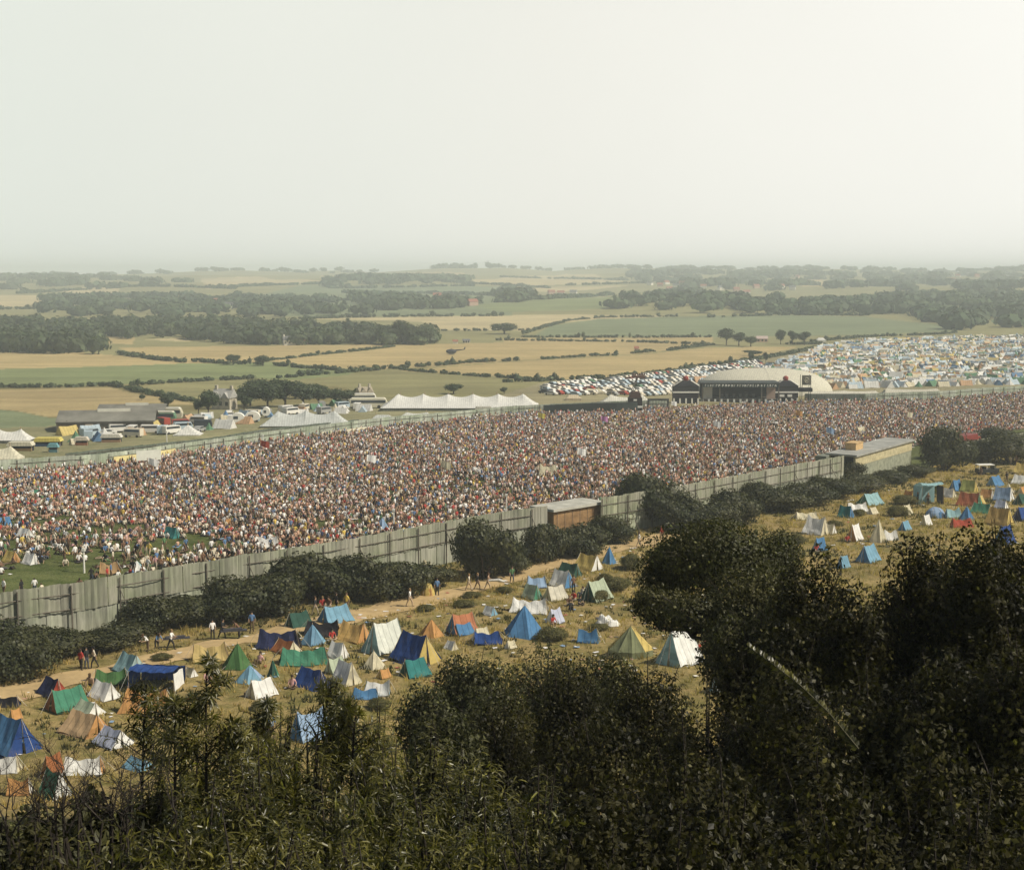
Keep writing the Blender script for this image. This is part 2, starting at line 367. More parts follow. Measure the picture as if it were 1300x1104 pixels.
UU, GY = np.meshgrid(SUBU, YY)
GX = UU*np.maximum(GY, 60); GZ = terrain(GX, GY)
colr = np.zeros(GX.shape+(3,)); colr[:] = (.20, .17, .075)
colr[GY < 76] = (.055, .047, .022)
for c, poly in FIELDS:
    h = hit([p[0] for p in poly], [p[1] for p in poly]) if poly[0][1] != 330 else np.array([(-3000, 500, 0), (4000, 500, 0), (9000, 9700, 0), (-9000, 9700, 0)])
    m = inpoly(GX, GY, [(q[0], q[1]) for q in h]) & (GY > 200); colr[m] = c
m = inpoly(GX, GY, ARENA); colr[m] = (.105, .118, .04)
# dry bank between the path and the tents, greener away from it
fl = np.array([np.interp(GX, fence_w[:, 0], fence_w[:, 1])])[0]
m = (GY > 76) & (GY < fl) & (np.abs(GX) < 240)
colr[m] = (.30, .222, .092)
rows, cols = GX.shape
idx = np.arange(rows*cols).reshape(rows, cols)
F = np.stack([idx[:-1, :-1], idx[:-1, 1:], idx[1:, 1:], idx[1:, :-1]], -1).reshape(-1, 4)
gm, nt, o = newmat('ground_fields')
at = N(nt, 'ShaderNodeAttribute'); at.attribute_name = 'col'; tc = N(nt, 'ShaderNodeTexCoord')
n1 = noise(nt, .018, 5, .65, tc.outputs['Object']); n2 = noise(nt, .35, 6, .7, tc.outputs['Object']); n3 = noise(nt, 3.0, 4, .7, tc.outputs['Object'])
f = mrange(nt, n1.outputs[0], .3, .7, .82, 1.18); c = vscale(nt, at.outputs['Color'], f)
sp = N(nt, 'ShaderNodeSeparateXYZ'); nt.links.new(tc.outputs['Object'], sp.inputs[0])
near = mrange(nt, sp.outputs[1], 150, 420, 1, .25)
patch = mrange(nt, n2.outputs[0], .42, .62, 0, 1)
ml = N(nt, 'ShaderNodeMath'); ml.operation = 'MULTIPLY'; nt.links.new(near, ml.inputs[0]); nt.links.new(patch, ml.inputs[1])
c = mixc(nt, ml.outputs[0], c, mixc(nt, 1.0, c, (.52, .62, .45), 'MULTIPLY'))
c = vscale(nt, c, mrange(nt, n3.outputs[0], .3, .7, .7, 1.3))
mp = N(nt, 'ShaderNodeMapping'); mp.inputs['Scale'].default_value = (.004, .11, .1); nt.links.new(tc.outputs['Object'], mp.inputs[0])
n4 = noise(nt, 1.0, 3, .5, mp.outputs[0]); c = vscale(nt, c, mrange(nt, n4.outputs[0], .35, .65, .88, 1.12))
b = N(nt, 'ShaderNodeBsdfPrincipled'); b.inputs['Roughness'].default_value = .95; b.inputs['Specular IOR Level'].default_value = .1
nt.links.new(c, b.inputs['Base Color'])
bp = N(nt, 'ShaderNodeBump'); bp.inputs['Strength'].default_value = .5; bp.inputs['Distance'].default_value = .3
nt.links.new(n3.outputs[0], bp.inputs['Height']); nt.links.new(bp.outputs[0], b.inputs['Normal']); nt.links.new(b.outputs[0], o.inputs[0])
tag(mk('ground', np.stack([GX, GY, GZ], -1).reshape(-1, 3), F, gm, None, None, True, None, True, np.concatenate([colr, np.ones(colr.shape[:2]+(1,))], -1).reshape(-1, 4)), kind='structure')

def resample(W, step):
    W = np.asarray(W, float); d = np.concatenate([[0], np.cumsum(np.linalg.norm(np.diff(W[:, :2], axis=0), axis=1))])
    s = np.arange(0, d[-1], step); return np.stack([np.interp(s, d, W[:, 0]), np.interp(s, d, W[:, 1])], 1)
def draped(name, W, width, mat, lift=.05, step=1.0, jit=.35):
    P = resample(W, step); T = np.gradient(P, axis=0); T /= np.linalg.norm(T, axis=1, keepdims=True); Nn = np.stack([-T[:, 1], T[:, 0]], 1)
    k = 7; V = []
    for i in range(len(P)):
        wd = width*(1+jit*math.sin(i*.31)*math.sin(i*.13+1)+.12*rng.normal())
        for j in range(k):
            q = P[i]+Nn[i]*(j/(k-1)-.5)*wd; V.append((q[0], q[1], float(terrain(q[0], q[1]))+lift))
    ii = np.arange(len(P)*k).reshape(-1, k)
    return mk(name, V, np.stack([ii[:-1, :-1], ii[:-1, 1:], ii[1:, 1:], ii[1:, :-1]], -1).reshape(-1, 4), mat, smooth=True)
DIRT = plain('trodden_dirt', (.42, .30, .145), .95, .22, .9, .2)
tag(draped('dirt_path', path_w, 3.6, DIRT, .06), kind='structure')
# ------------------------------------------------------------------ world, sun, haze
SUN_AZ = math.atan2(.90, -.26)      # towards +X
SUN_EL = R(46)
w = bpy.data.worlds.new('World'); SC.world = w; w.use_nodes = True; nt = w.node_tree
for n in list(nt.nodes): nt.nodes.remove(n)
o = N(nt, 'ShaderNodeOutputWorld'); sky = N(nt, 'ShaderNodeTexSky'); sky.sky_type = 'NISHITA'; sky.sun_disc = False
sky.sun_elevation = SUN_EL; sky.sun_rotation = SUN_AZ; sky.air_density = 1.2; sky.dust_density = 1.5; sky.ozone_density = 1
b1 = N(nt, 'ShaderNodeBackground'); b1.inputs[1].default_value = .05; nt.links.new(sky.outputs[0], b1.inputs[0])
tc = N(nt, 'ShaderNodeTexCoord'); sp = N(nt, 'ShaderNodeSeparateXYZ'); nt.links.new(tc.outputs['Generated'], sp.inputs[0])
rp = N(nt, 'ShaderNodeValToRGB'); e = rp.color_ramp.elements
e[0].position = .12; e[0].color = (.73, .775, .705, 1); e[1].position = .86; e[1].color = (.95, .94, .88, 1)
for p_, c_ in ((.30, (.79, .81, .74)), (.42, (.815, .825, .755)), (.52, (.85, .845, .775)), (.68, (.905, .895, .83))):
    q = e.new(p_); q.color = (*c_, 1)
nt.links.new(mrange(nt, sp.outputs[0], -1, 1, 0, 1), rp.inputs[0])
# the pale band is +-.34 wide in x: stretch it
nt.links.new(mrange(nt, sp.outputs[0], -.45, .45, .1, .9), rp.inputs[0])
b2 = N(nt, 'ShaderNodeBackground'); b2.inputs[1].default_value = 1.06; sn = noise(nt, 2.2, 4, .55, tc.outputs['Generated']); nt.links.new(vscale(nt, rp.outputs[0], mrange(nt, sn.outputs[0], .3, .7, .975, 1.025)), b2.inputs[0])
mx = N(nt, 'ShaderNodeMixShader'); ml = N(nt, 'ShaderNodeMapRange'); ml.interpolation_type = 'SMOOTHSTEP'
nt.links.new(sp.outputs[2], ml.inputs[0])
for i, v in zip((1, 2, 3, 4), (.17, .34, 1, 0)): ml.inputs[i].default_value = v
nt.links.new(ml.outputs[0], mx.inputs[0]); nt.links.new(b1.outputs[0], mx.inputs[1]); nt.links.new(b2.outputs[0], mx.inputs[2]); nt.links.new(mx.outputs[0], o.inputs[0])
sl = bpy.data.lights.new('sun', 'SUN'); sl.energy = 5.0; sl.angle = R(.55); sl.color = (1, .925, .785); so = bpy.data.objects.new('sun', sl); COL.objects.link(so)
sd = Vector((math.sin(SUN_AZ)*math.cos(SUN_EL), math.cos(SUN_AZ)*math.cos(SUN_EL), math.sin(SUN_EL)))
so.rotation_euler = sd.to_track_quat('Z', 'Y').to_euler(); so.location = (60, 0, 90)
hm, nt, o = newmat('haze_air'); pv = N(nt, 'ShaderNodeVolumePrincipled'); pv.inputs['Color'].default_value = (.87, .955, .97, 1)
pv.inputs['Density'].default_value = .00029; pv.inputs['Anisotropy'].default_value = 0; nt.links.new(pv.outputs[0], o.inputs['Volume'])
hz = MB().box((-15500, -300, -25), (15500, 9800, 66)).build('haze', hm); tag(hz, kind='stuff')
vs = SC.view_settings; vs.view_transform = 'Standard'; vs.look = 'None'; vs.exposure = 0; vs.gamma = 1
cy = SC.cycles; cy.max_bounces = 6; cy.diffuse_bounces = 2; cy.glossy_bounces = 2; cy.transmission_bounces = 3; cy.transparent_max_bounces = 6; cy.volume_bounces = 2
cy.use_denoising = True; cy.sample_clamp_indirect = 4

# ------------------------------------------------------------------ fences
def fence_mat(name, base, streak=.5):
    m, nt, o = newmat(name); at = N(nt, 'ShaderNodeAttribute'); at.attribute_name = 'tint'; tc = N(nt, 'ShaderNodeTexCoord')
    mp = N(nt, 'ShaderNodeMapping'); mp.inputs['Scale'].default_value = (2.2, 2.2, .25); nt.links.new(tc.outputs['Object'], mp.inputs[0])
    n = noise(nt, 1, 5, .7, mp.outputs[0]); n2 = noise(nt, .22, 4, .6, tc.outputs['Object'])
    c = mixc(nt, mrange(nt, n2.outputs[0], .4, .65, 0, 1), base, tuple(x*y for x, y in zip(base, (.72, .80, .66))))
    c = vscale(nt, c, mrange(nt, n.outputs[0], .3, .7, 1-streak, 1+streak)); c = vscale(nt, c, at.outputs['Fac'])
    b = N(nt, 'ShaderNodeBsdfPrincipled'); b.inputs['Roughness'].default_value = .75; nt.links.new(c, b.inputs['Base Color']); nt.links.new(b.outputs[0], o.inputs[0]); return m
SHEET = fence_mat('weathered_fence_sheets', (.275, .265, .205), .34); SHEETLOW = fence_mat('weathered_lower_sheets', (.29, .29, .23), .42)
FARSHEET = fence_mat('pale_far_fence_sheets', (.34, .36, .29), .3)
TIMBER = plain('dark_fence_timber', (.12, .105, .08), .9, .4, 3)
def sheets(W, z0, z1, wd, jt, name, mat, parent, off=0.0, tb=1.0):
    P = resample(W, wd); V = []; F = []; t = []
    for i in range(len(P)-1):
        a, b_ = P[i], P[i+1]; d = (b_-a)/np.linalg.norm(b_-a); n = np.array([d[1], -d[0]])
        sh = (off+rng.uniform(0, .05)+(i % 2)*.05); g = float(terrain(*a)); top = g+z1+rng.uniform(-jt, jt); bot = g+z0
        rip = 4; base = len(V)
        for k in range(rip+1):       # corrugation as real folds
            q = a+(b_-a)*k/rip*1.03+n*(sh+(.05 if k % 2 else 0)); V += [(q[0], q[1], bot), (q[0], q[1], top)]
        tt = tb*(1+rng.uniform(-.13, .13)) * (1.3 if rng.random() < .04 else 1)*(.75 if rng.random() < .05 else 1)
        for k in range(rip): F.append((base+2*k, base+2*k+2, base+2*k+3, base+2*k+1))
        t += [tt]*(2*rip+2)
    return mk(name, V, np.array(F), mat, None, t, False, parent)
def fence(W, label, group=None, H=FH, post=4.6, split=.47, wd=1.0, mats=(SHEET, SHEETLOW), jt=.06, br=True, nm='corrugated_fence'):
    W = np.asarray(W)[:, :2]; p0 = W[0]; root = thing(nm, label, 'fence', (0, 0, 0), 0, group)
    if split: sheets(W, -.4, H*split+.05, wd*1.3, .08, 'lower_sheeting', mats[1], root, .0)
    sheets(W, H*split if split else -.4, H, wd, jt, 'upper_sheeting', mats[0], root, .10)
    P = resample(W, post); D = np.gradient(P, axis=0); D /= np.linalg.norm(D, axis=1, keepdims=True)
    for zz in ([H*.80, H*.52] if split else [H*.7]):
        rl = MB()
        for i in range(len(P)-1):
            a, b_ = P[i], P[i+1]; n = np.array([D[i][1], -D[i][0]])*.26
            rl.tube([(a[0]+n[0], a[1]+n[1], float(terrain(*a))+zz), (b_[0]+n[0], b_[1]+n[1], float(terrain(*b_))+zz)], .055, 4, cap=False)
        rl.build('rail', TIMBER, root)
    first = None; cnt = 0
    for i, p in enumerate(P):
        n = np.array([D[i][1], -D[i][0]]); q = p+n*.34
        if first is None:
            pb = MB().box((-.05, -.05, -.3), (.05, .05, H-.15))
            first = c = pb.build('post', TIMBER, root)
        else: c = first.copy(); COL.objects.link(c)
        c.location = (q[0], q[1], float(terrain(*p))); c.rotation_euler = (0, 0, math.atan2(D[i][1], D[i][0])); cnt += 1
        if br and i % 3 == 1 and cnt < 60:
            d = D[i]; s = MB().tube([(q[0], q[1], float(terrain(*p))+H*.75), (q[0]+n[0]*1.9+d[0]*.5, q[1]+n[1]*1.9+d[1]*.5, float(terrain(*p))-.2)], .05, 4); s.build('brace', TIMBER, root)
    return root
def seg_px(a, b): return [hit1(x, np.interp(x, [p[0] for p in FT], [p[1] for p in FT]), FH)[:2] for x in np.linspace(a, b, max(2, int(abs(b-a)/30)))]
fence(seg_px(-120, 697), 'long weathered corrugated fence running from the left edge to the brown hut')
fence(seg_px(762, 1072), 'weathered corrugated fence stretch between the brown hut and the pale shed')
fence(seg_px(1186, 1400), 'short green grey fence stretch right of the pale shed beside the red lorry', H=3.4)
fence(inner_w, 'pale far fence closing the back of the arena below the marquees', H=2.5, split=0, wd=1.6, mats=(FARSHEET, FARSHEET), br=False, post=6, nm='arena_back_fence')
fence(back_w, 'pale far fence right of the stage below the crowded campsite', H=2.7, split=0, wd=1.6, mats=(FARSHEET, FARSHEET), br=False, post=6, nm='arena_back_fence')
OUT = [(82, 569), (150, 562), (210, 556), (260, 551), (330, 540), (400, 533), (460, 527)]
out_w = hit([p[0] for p in OUT], [p[1] for p in OUT], 2.4)
fence(out_w, 'dark green outer service fence behind the pale back fence', H=1.5, split=0, wd=1.6, mats=(fence_mat('dark_green_sheets', (.10, .12, .095), .2),)*2, br=False, post=6, nm='service_fence')
def ribbon_wall(name, label, cat, pxs, H, col, h0=0.0):
    W = resample(hit([p[0] for p in pxs], [p[1] for p in pxs], H)[:, :2], 1.5); m = MB()
    for i in range(len(W)-1):
        a, b_ = W[i], W[i+1]; d = (b_-a)/np.linalg.norm(b_-a); n = np.array([-d[1], d[0]])*.08; g = float(terrain(*a))
        m.add([(a[0]-n[0], a[1]-n[1], g+h0), (b_[0]-n[0], b_[1]-n[1], g+h0), (b_[0]+n[0], b_[1]+n[1], g+h0), (a[0]+n[0], a[1]+n[1], g+h0),
               (a[0]-n[0], a[1]-n[1], g+H), (b_[0]-n[0], b_[1]-n[1], g+H), (b_[0]+n[0], b_[1]+n[1], g+H), (a[0]+n[0], a[1]+n[1], g+H)],
              [(3, 2, 1, 0), (4, 5, 6, 7), (0, 1, 5, 4), (2, 3, 7, 6)])
    return setcol(tag(m.build(name, PAINT), label, cat), col)
ribbon_wall('canvas_screen', 'long cream canvas strip hanging along the back fence at left', 'screen', [(144, 580), (180, 576), (224, 569)], 1.7, (.70, .60, .28), .3)
ribbon_wall('canvas_screen', 'cream canvas strip along the back fence below the grey marquee', 'screen', [(408, 548), (440, 545), (472, 541)], 1.2, (.66, .62, .46), .3)
ribbon_wall('canvas_screen', 'dark tarpaulin screen left of the lighting tower', 'screen', [(690, 514), (740, 512), (786, 511), (815, 510)], 2.9, (.035, .045, .04))
ribbon_wall('canvas_screen', 'dark tarpaulin screen between lighting tower and stage', 'screen', [(822, 506), (852, 506)], 3.0, (.04, .045, .04))
p = hit1(193, 577, 2.2); b_ = tag(MB().box((-2.2, -.05, .4), (2.2, .05, 2.2)).box((-2.1, 0, 0), (-2, .1, .4)).box((2, 0, 0), (2.1, .1, .4)).build('sign_board', PAINT), 'blank pale board standing on the cream canvas strip', 'board'); setcol(b_, (.70, .70, .60)); b_.location = (p[0]-.4, p[1]-.8, p[2]+.9); b_.rotation_euler[2] = .5

# ------------------------------------------------------------------ buildings and big tents
def place(root, px, py, ang=0.0):
    p = hit1(px, py); root.location = p; root.rotation_euler[2] = ang; return p, pxm(p)
def span(px0, px1, py):      # metres between two pixels at ground row py
    p = hit1((px0+px1)/2, py); return abs(px1-px0)/pxm(p)
def marquee(label, px0, px1, py, hpx, wall=.25, peaks=1, depth=.55, yaw=0.0, col=(.72, .70, .62), wallcol=None, cat='marquee', group=None, ridge=.55, hip=True):
    """big tent: eaves walls, swept roof with poles"""
    p = hit1((px0+px1)/2, py); s = pxm(p); Lx = abs(px1-px0)/s; Dp = Lx*depth
    tot = max(hpx/s-.15*Dp*.5, 1.6); he = tot*wall; root = thing('marquee', label, cat, p, yaw, group)
    nx = 20*(peaks-1)+8 if peaks > 1 else 20; ny = 12; V = []; Fq = []
    for i in range(nx+1):
        u = -1+2*i/nx
        for j in range(ny+1):
            v = -1+2*j/ny; av = 1-abs(v)
            if peaks == 1 and not hip: rz = tot-he
            else: rz = (tot-he)
            au = min(1, (1-abs(u))/(1-ridge)) if hip else 1
            prof = min(au, 1)
            hgt = min(av, prof if hip else 1)
            hgt = hgt**1.25
            if peaks > 1:
                ph = (u/ridge*.5+.5)*(peaks-1)
                sag = abs(math.sin(math.pi*ph))**.7 if abs(u) <= ridge else 0
                hgt *= 1-.30*sag*av**.8
            V.append((u*Lx/2, v*Dp/2, he+rz*hgt))
    for i in range(nx):
        for j in range(ny): a = i*(ny+1)+j; Fq.append((a, a+ny+1, a+ny+2, a+1))
    setcol(mk('roof', V, np.array(Fq), CANVAS, parent=root, smooth=False), col)
    m = MB(); k = .985
    for (x0, y0, x1, y1) in ((-Lx/2*k, -Dp/2*k, Lx/2*k, -Dp/2*k), (Lx/2*k, -Dp/2*k, Lx/2*k, Dp/2*k), (Lx/2*k, Dp/2*k, -Lx/2*k, Dp/2*k), (-Lx/2*k, Dp/2*k, -Lx/2*k, -Dp/2*k)):
        n = 12; VV = []
        for q in range(n+1):
            x = x0+(x1-x0)*q/n; y = y0+(y1-y0)*q/n; o_ = .06*math.sin(q*2.1)
            VV += [(x+o_, y+o_, -.3), (x, y, he)]
        m.add(VV, [(2*q, 2*q+2, 2*q+3, 2*q+1) for q in range(n)])
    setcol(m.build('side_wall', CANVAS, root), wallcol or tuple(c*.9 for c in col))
    for q in range(max(peaks, 2)):
        x = (-ridge+2*ridge*q/(max(peaks, 2)-1))*Lx/2*(.96 if hip else 1.7)
        MB().tube([(x, 0, 0), (x, 0, tot+.5)], .09, 6).build('pole', POLE, root)
    return root
CREAM = (.72, .68, .56); OFF = (.76, .75, .69)
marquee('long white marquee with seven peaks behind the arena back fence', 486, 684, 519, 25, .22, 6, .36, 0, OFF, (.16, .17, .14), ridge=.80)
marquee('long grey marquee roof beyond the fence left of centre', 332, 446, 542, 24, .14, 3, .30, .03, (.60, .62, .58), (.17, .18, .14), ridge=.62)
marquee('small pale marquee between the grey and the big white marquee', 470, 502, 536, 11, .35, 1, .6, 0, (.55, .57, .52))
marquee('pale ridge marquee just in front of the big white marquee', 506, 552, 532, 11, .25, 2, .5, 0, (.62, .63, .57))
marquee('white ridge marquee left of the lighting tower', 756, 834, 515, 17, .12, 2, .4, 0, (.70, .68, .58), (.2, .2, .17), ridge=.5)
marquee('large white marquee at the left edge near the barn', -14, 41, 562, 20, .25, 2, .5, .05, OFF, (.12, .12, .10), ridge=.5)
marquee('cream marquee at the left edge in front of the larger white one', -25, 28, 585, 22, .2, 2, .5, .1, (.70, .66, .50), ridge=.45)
marquee('flared white pyramid marquee with a single peak left of the round vans', 222, 256, 552, 15, .1, 1, .7, 0, OFF, ridge=0.02)
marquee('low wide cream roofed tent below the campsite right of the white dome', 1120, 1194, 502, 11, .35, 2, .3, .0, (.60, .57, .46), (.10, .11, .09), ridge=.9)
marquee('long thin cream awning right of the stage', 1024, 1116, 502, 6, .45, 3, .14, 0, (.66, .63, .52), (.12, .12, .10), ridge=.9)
marquee('cream canvas tent behind the dark screen near centre', 718, 738, 508, 8, .4, 1, .6, 0, (.62, .52, .36))
marquee('cream cluster tent among the parked cars', 740, 766, 500, 9, .4, 2, .6, 0, (.62, .56, .40))
marquee('small white square tent at the fence far right', 1036, 1048, 434, 6, .5, 1, .8, 0, OFF)
def stall(label, px0, px1, py, hpx, roofc, frontc, openc=None, yaw=0.05):
    p = hit1((px0+px1)/2, py); s = pxm(p); L = (px1-px0)/s; H = max(hpx/s-.5, 1.8); D = L*.45
    r = thing('market_stall', label, 'stall', p, yaw)
    setcol(MB().prism([(-L/2-.2, H*.62), (-L/2-.2, H*.58), (L/2+.2, H*.58), (L/2+.2, H*.62), (L/2-.2, H), (-L/2+.2, H)], -D/2-.3, D/2, 0).build('awning', CANVAS, r), roofc)
    setcol(MB().box((-L/2, -D/2+.1, 0), (L/2, -D/2+.25, H*.3)).build('counter', PAINT, r), frontc)
    MB().box((-L/2+.1, -D/2+.3, 0), (L/2-.1, D/2-.1, H*.57)).build('back_wall', DARK, r)  # near-black box filling the stall, painting its shaded inside
    for x in (-L/2+.05, L/2-.05): MB().tube([(x, -D/2, 0), (x, -D/2, H*.6)], .06, 5).build('post', POLE, r)
    return r
stall('yellow roofed stall with a dark blue front at left', 46, 78, 566, 14, (.68, .58, .16), (.06, .12, .25))
stall('cream stall with a brown front beside the left marquees', 12, 42, 572, 15, (.68, .64, .50), (.36, .22, .09))
stall('pale stall with orange counter behind the service fence', 96, 112, 565, 12, (.66, .60, .50), (.5, .2, .1))
stall('white stall right of the yellow one', 130, 154, 561, 10, (.74, .71, .62), (.6, .35, .22))
stall('cream stall with a dark opening below the white marquee', 604, 624, 524, 10, (.66, .64, .55), (.45, .42, .33))
stall('pale yellow stall at the right end of the big marquee', 636, 656, 521, 9, (.70, .64, .36), (.62, .52, .20))
stall('teal box stall beside the yellow roofed stall', 62, 74, 574, 12, (.20, .42, .45), (.20, .40, .45))

# stage ----------------------------------------------------------------
sp_ = hit1(940, 511); ss = pxm(sp_); ya = -.02
st_ = thing('festival_stage', 'dark roofed festival stage with white lettered fascia behind the crowd', 'stage', sp_, ya)
L2 = 49/ss*.98; D_ = 9.0; z1 = 17/ss; z2 = 25.5/ss; zd = 4.5/ss
MB().box((-L2, 0, zd-.3), (L2, D_, zd)).build('deck', plain('stage_deck', (.08, .07, .06)), st_)
MB().box((-L2, .05, 0), (L2, .15, zd-.3)).build('skirt', DARK, st_)
m = MB()
for i in range(13): x = -L2+i*2*L2/12; m.box((x-.28, -.12, -.3), (x+.28, .03, zd))
m.build('skirt_panel', plain('pale_skirt', (.62, .64, .60)), st_)
MB().box((-L2, D_-.2, zd), (L2, D_, z2-.5)).build('back_wall', plain('stage_black_drape', (.016, .018, .02), .95), st_)
MB().prism([(-L2-.4, z2-.35), (L2+.4, z2-.35), (L2+.4, z2), (-L2-.4, z2)], -.6, D_+.4).build('roof', plain('stage_roof_felt', (.055, .065, .06)), st_)
MB().box((-L2, -.50, z2-1.35), (L2, -.38, z2-.36)).build('fascia', plain('black_fascia', (.03, .05, .045)), st_)
m = MB(); lx = -L2+.6; rr = random.Random(3)
while lx < L2-.9:        # unreadable white lettering along the fascia
    wd = rr.uniform(.28, .6)
    m.box((lx, -.54, z2-1.2), (lx+wd*.28, -.51, z2-.5)); m.box((lx+wd*.28, -.54, z2-rr.choice([.68, .93])), (lx+wd, -.51, z2-.5 if rr.random() < .5 else z2-.62))
    if rr.random() < .6: m.box((lx+wd*.7, -.535, z2-1.2), (lx+wd, -.515, z2-.95))
    lx += wd+rr.uniform(.22, .6)
m.build('lettering', WHITEP, st_)
for x, w_, c_ in ((-L2+.4, 2.6, (.42, .40, .33)), (L2-3.4, 2.6, (.36, .26, .20))):
    setcol(MB().box((x, 1.0, zd), (x+w_, 1.3, z2-1.4)).build('side_flat', PAINT, st_), c_)
for x in (-L2, -L2*.55, L2*.55, L2): MB().box((x-.16, -.35, 0), (x+.16, -.1, z2-.4)).build('post', TIMBER, st_)
for x in (-5, -3.6, -1.5, .4, 2.2, 4.4): MB().box((x-.5, 3.5, zd), (x+.5, 4.2, zd+1.5+.4*math.sin(x))).box((x-.4, 3.45, zd+.1), (x+.4, 3.52, zd+1.3), 1).build('amplifier', [RUBBER, plain('amp_cloth', (.09, .09, .09))], st_)
for px0, px1, lab, dark in ((853, 885, 'two storey loudspeaker tower with red finial left of the stage', 0), (980, 1010, 'two storey loudspeaker tower with red finial right of the stage', 1)):
    p = hit1((px0+px1)/2, 511); s = pxm(p); w2 = (px1-px0)/2/s; H = 31/s
    r = thing('loudspeaker_tower', lab, 'tower', (p[0], p[1]-2, p[2]), 0)
    MB().box((-w2, -1.5, -.3), (w2, 1.5, H*.22)).build('base', DARK, r)
    MB().box((-w2, -1.6, H*.24), (w2, 1.6, H*.44)).build('lower_speaker_bank', plain('speaker_bank', (.02, .016, .02)), r)
    MB().box((-w2, -1.6, H*.50), (w2, 1.6, H*.72)).build('upper_speaker_bank', RUBBER, r)
    MB().box((-w2-.1, -1.75, H*.44), (w2+.1, 1.6, H*.50)).build('white_ledge', WHITEP, r)
    MB().prism([(-w2-.1, H*.72), (w2+.1, H*.72), (w2*.35, H*.93), (-w2*.35, H*.93)], -1.3, 1.4).build('gable', plain('tower_gable', (.05, .05, .06)), r)
    for sx in (-1, 1): MB().tube([(sx*(w2+.1), -1.65, H*.73), (sx*w2*.35, -1.65, H*.95)], .16, 4).build('gable_edge', WHITEP, r)
    MB().ball((0, -.2, H*1.02), (.85, .85, .8)).box((-.55, -.8, H*.90), (.55, .4, H*.99)).build('finial', plain('red_finial', (.26, .05, .035)), r)
    m = MB()
    for i in range(5): x = -w2+.2+i*(2*w2-.4)/4; m.box((x-.22, -1.68, -.3), (x+.22, -1.53, H*.22))
    m.build('skirt_panel', WHITEP, r)
    if dark:
        for x in (-w2*.55, w2*.1): MB().box((x, -1.68, H*.28), (x+1.4, -1.62, H*.38)).build('white_panel', WHITEP, r)
# scaffold with emblem to the right of the stage
p = hit1(1020, 511); s = pxm(p); r = thing('scaffold_tower', 'slim scaffold tower with a round emblem board right of the stage', 'tower', (p[0], p[1]-2.5, p[2]))
w2 = 5.5/s; H = 36/s
for x in (-w2, w2):
    for y in (-w2, w2): MB().tube([(x, y, 0), (x, y, H)], .09, 5).build('post', RUBBER, r)
MB().box((-w2*2.6, -w2-.1, H*.42), (w2*1.4, w2, H*.55)).build('platform', DARK, r)
MB().box((-w2, -w2-.25, H*.66), (w2, -w2-.1, H)).build('sign_board', plain('emblem_board', (.14, .13, .10)), r)
m = MB(); m.tube([(.55*math.cos(a*.5)*1.1, -w2-.3, H*.83+.75*math.sin(a*.5)) for a in range(13)], .1, 4); m.box((-.3, -w2-.32, H*.80), (.3, -w2-.27, H*.85)); m.build('emblem', plain('emblem_pale', (.5, .46, .33)), r)
# white dome behind the stage
p = hit1(983, 506); s = pxm(p); r = thing('inflatable_dome', 'long cream inflatable dome behind the stage', 'dome', (p[0]+.4, p[1]+22, p[2]))
V = []; Fq = []; nu, nv = 40, 10; Lx = 92/s; Hd = 33/s
for i in range(nu+1):
    a = math.pi*2*i/nu
    for j in range(nv+1):
        t = math.pi/2*j/nv; ct_, st2 = math.cos(t), math.sin(t)
        ex = .88; V.append((Lx*np.sign(math.cos(a))*abs(math.cos(a))**ex*ct_**.72, 13*math.sin(a)*ct_, Hd*st2))
for i in range(nu):
    for j in range(nv): a = i*(nv+1)+j; Fq.append((a, a+nv+1, a+nv+2, a+1))
setcol(mk('dome_skin', V, np.array(Fq), CANVAS, parent=r, smooth=True), (.68, .65, .52))
m = MB()
for x in (-.6, -.3, 0, .3, .6): m.tube([(Lx*x, 13.05*math.sqrt(1-x*x)*math.cos(t), Hd*1.004*(1-x*x)**.5*math.sin(t)) for t in np.linspace(0, math.pi, 15)], .05, 4, cap=False)
m.build('seam', plain('dome_seam', (.42, .40, .32)), r)
# lighting tower in the crowd
p = hit1(806, 523); s = pxm(p); r = thing('lighting_tower', 'dark follow spot tower with a canopy rising from the crowd', 'tower', p)
w2 = 8.5/s; H = 52/s
MB().box((-w2, -w2, -.3), (w2, w2, H*.12)).box((-w2, -w2, H*.17), (w2, w2, H*.36)).build('cabin', plain('tower_dark_sheet', (.018, .012, .012)), r)
MB().box((-w2*1.05, -w2*1.05, H*.12), (w2*1.05, w2, H*.17)).build('white_ledge', WHITEP, r)
MB().prism([(-w2*.9, H*.36), (w2*.9, H*.36), (w2*.6, H*.5), (-w2*.6, H*.5)], -w2*.8, w2*.8).build('top_tier', plain('tower_brown', (.08, .04, .03)), r)
MB().box((-w2*.3, -w2-.1, H*.29), (w2*.2, -w2+.02, H*.33)).build('lamp', WHITEP, r)
for sx, sy in ((-1, 0), (1, 0), (0, 1)): MB().tube([(sx*.5-.6, sy*.5, H*.5), (sx*.1+.6, sy*.1, H*.86)], .09, 4).build('mast_leg', TIMBER, r)
m = MB().box((-.9, -1.1, H*.84), (2.6, 1.1, H*.89))
for i in range(6): m.ball((-.6+i*.6, -.6, H*.93), (.24, .24, .36), nu=6, nv=3)
m.build('lamp_rack', plain('lamp_rack_brown', (.12, .06, .04)), r)
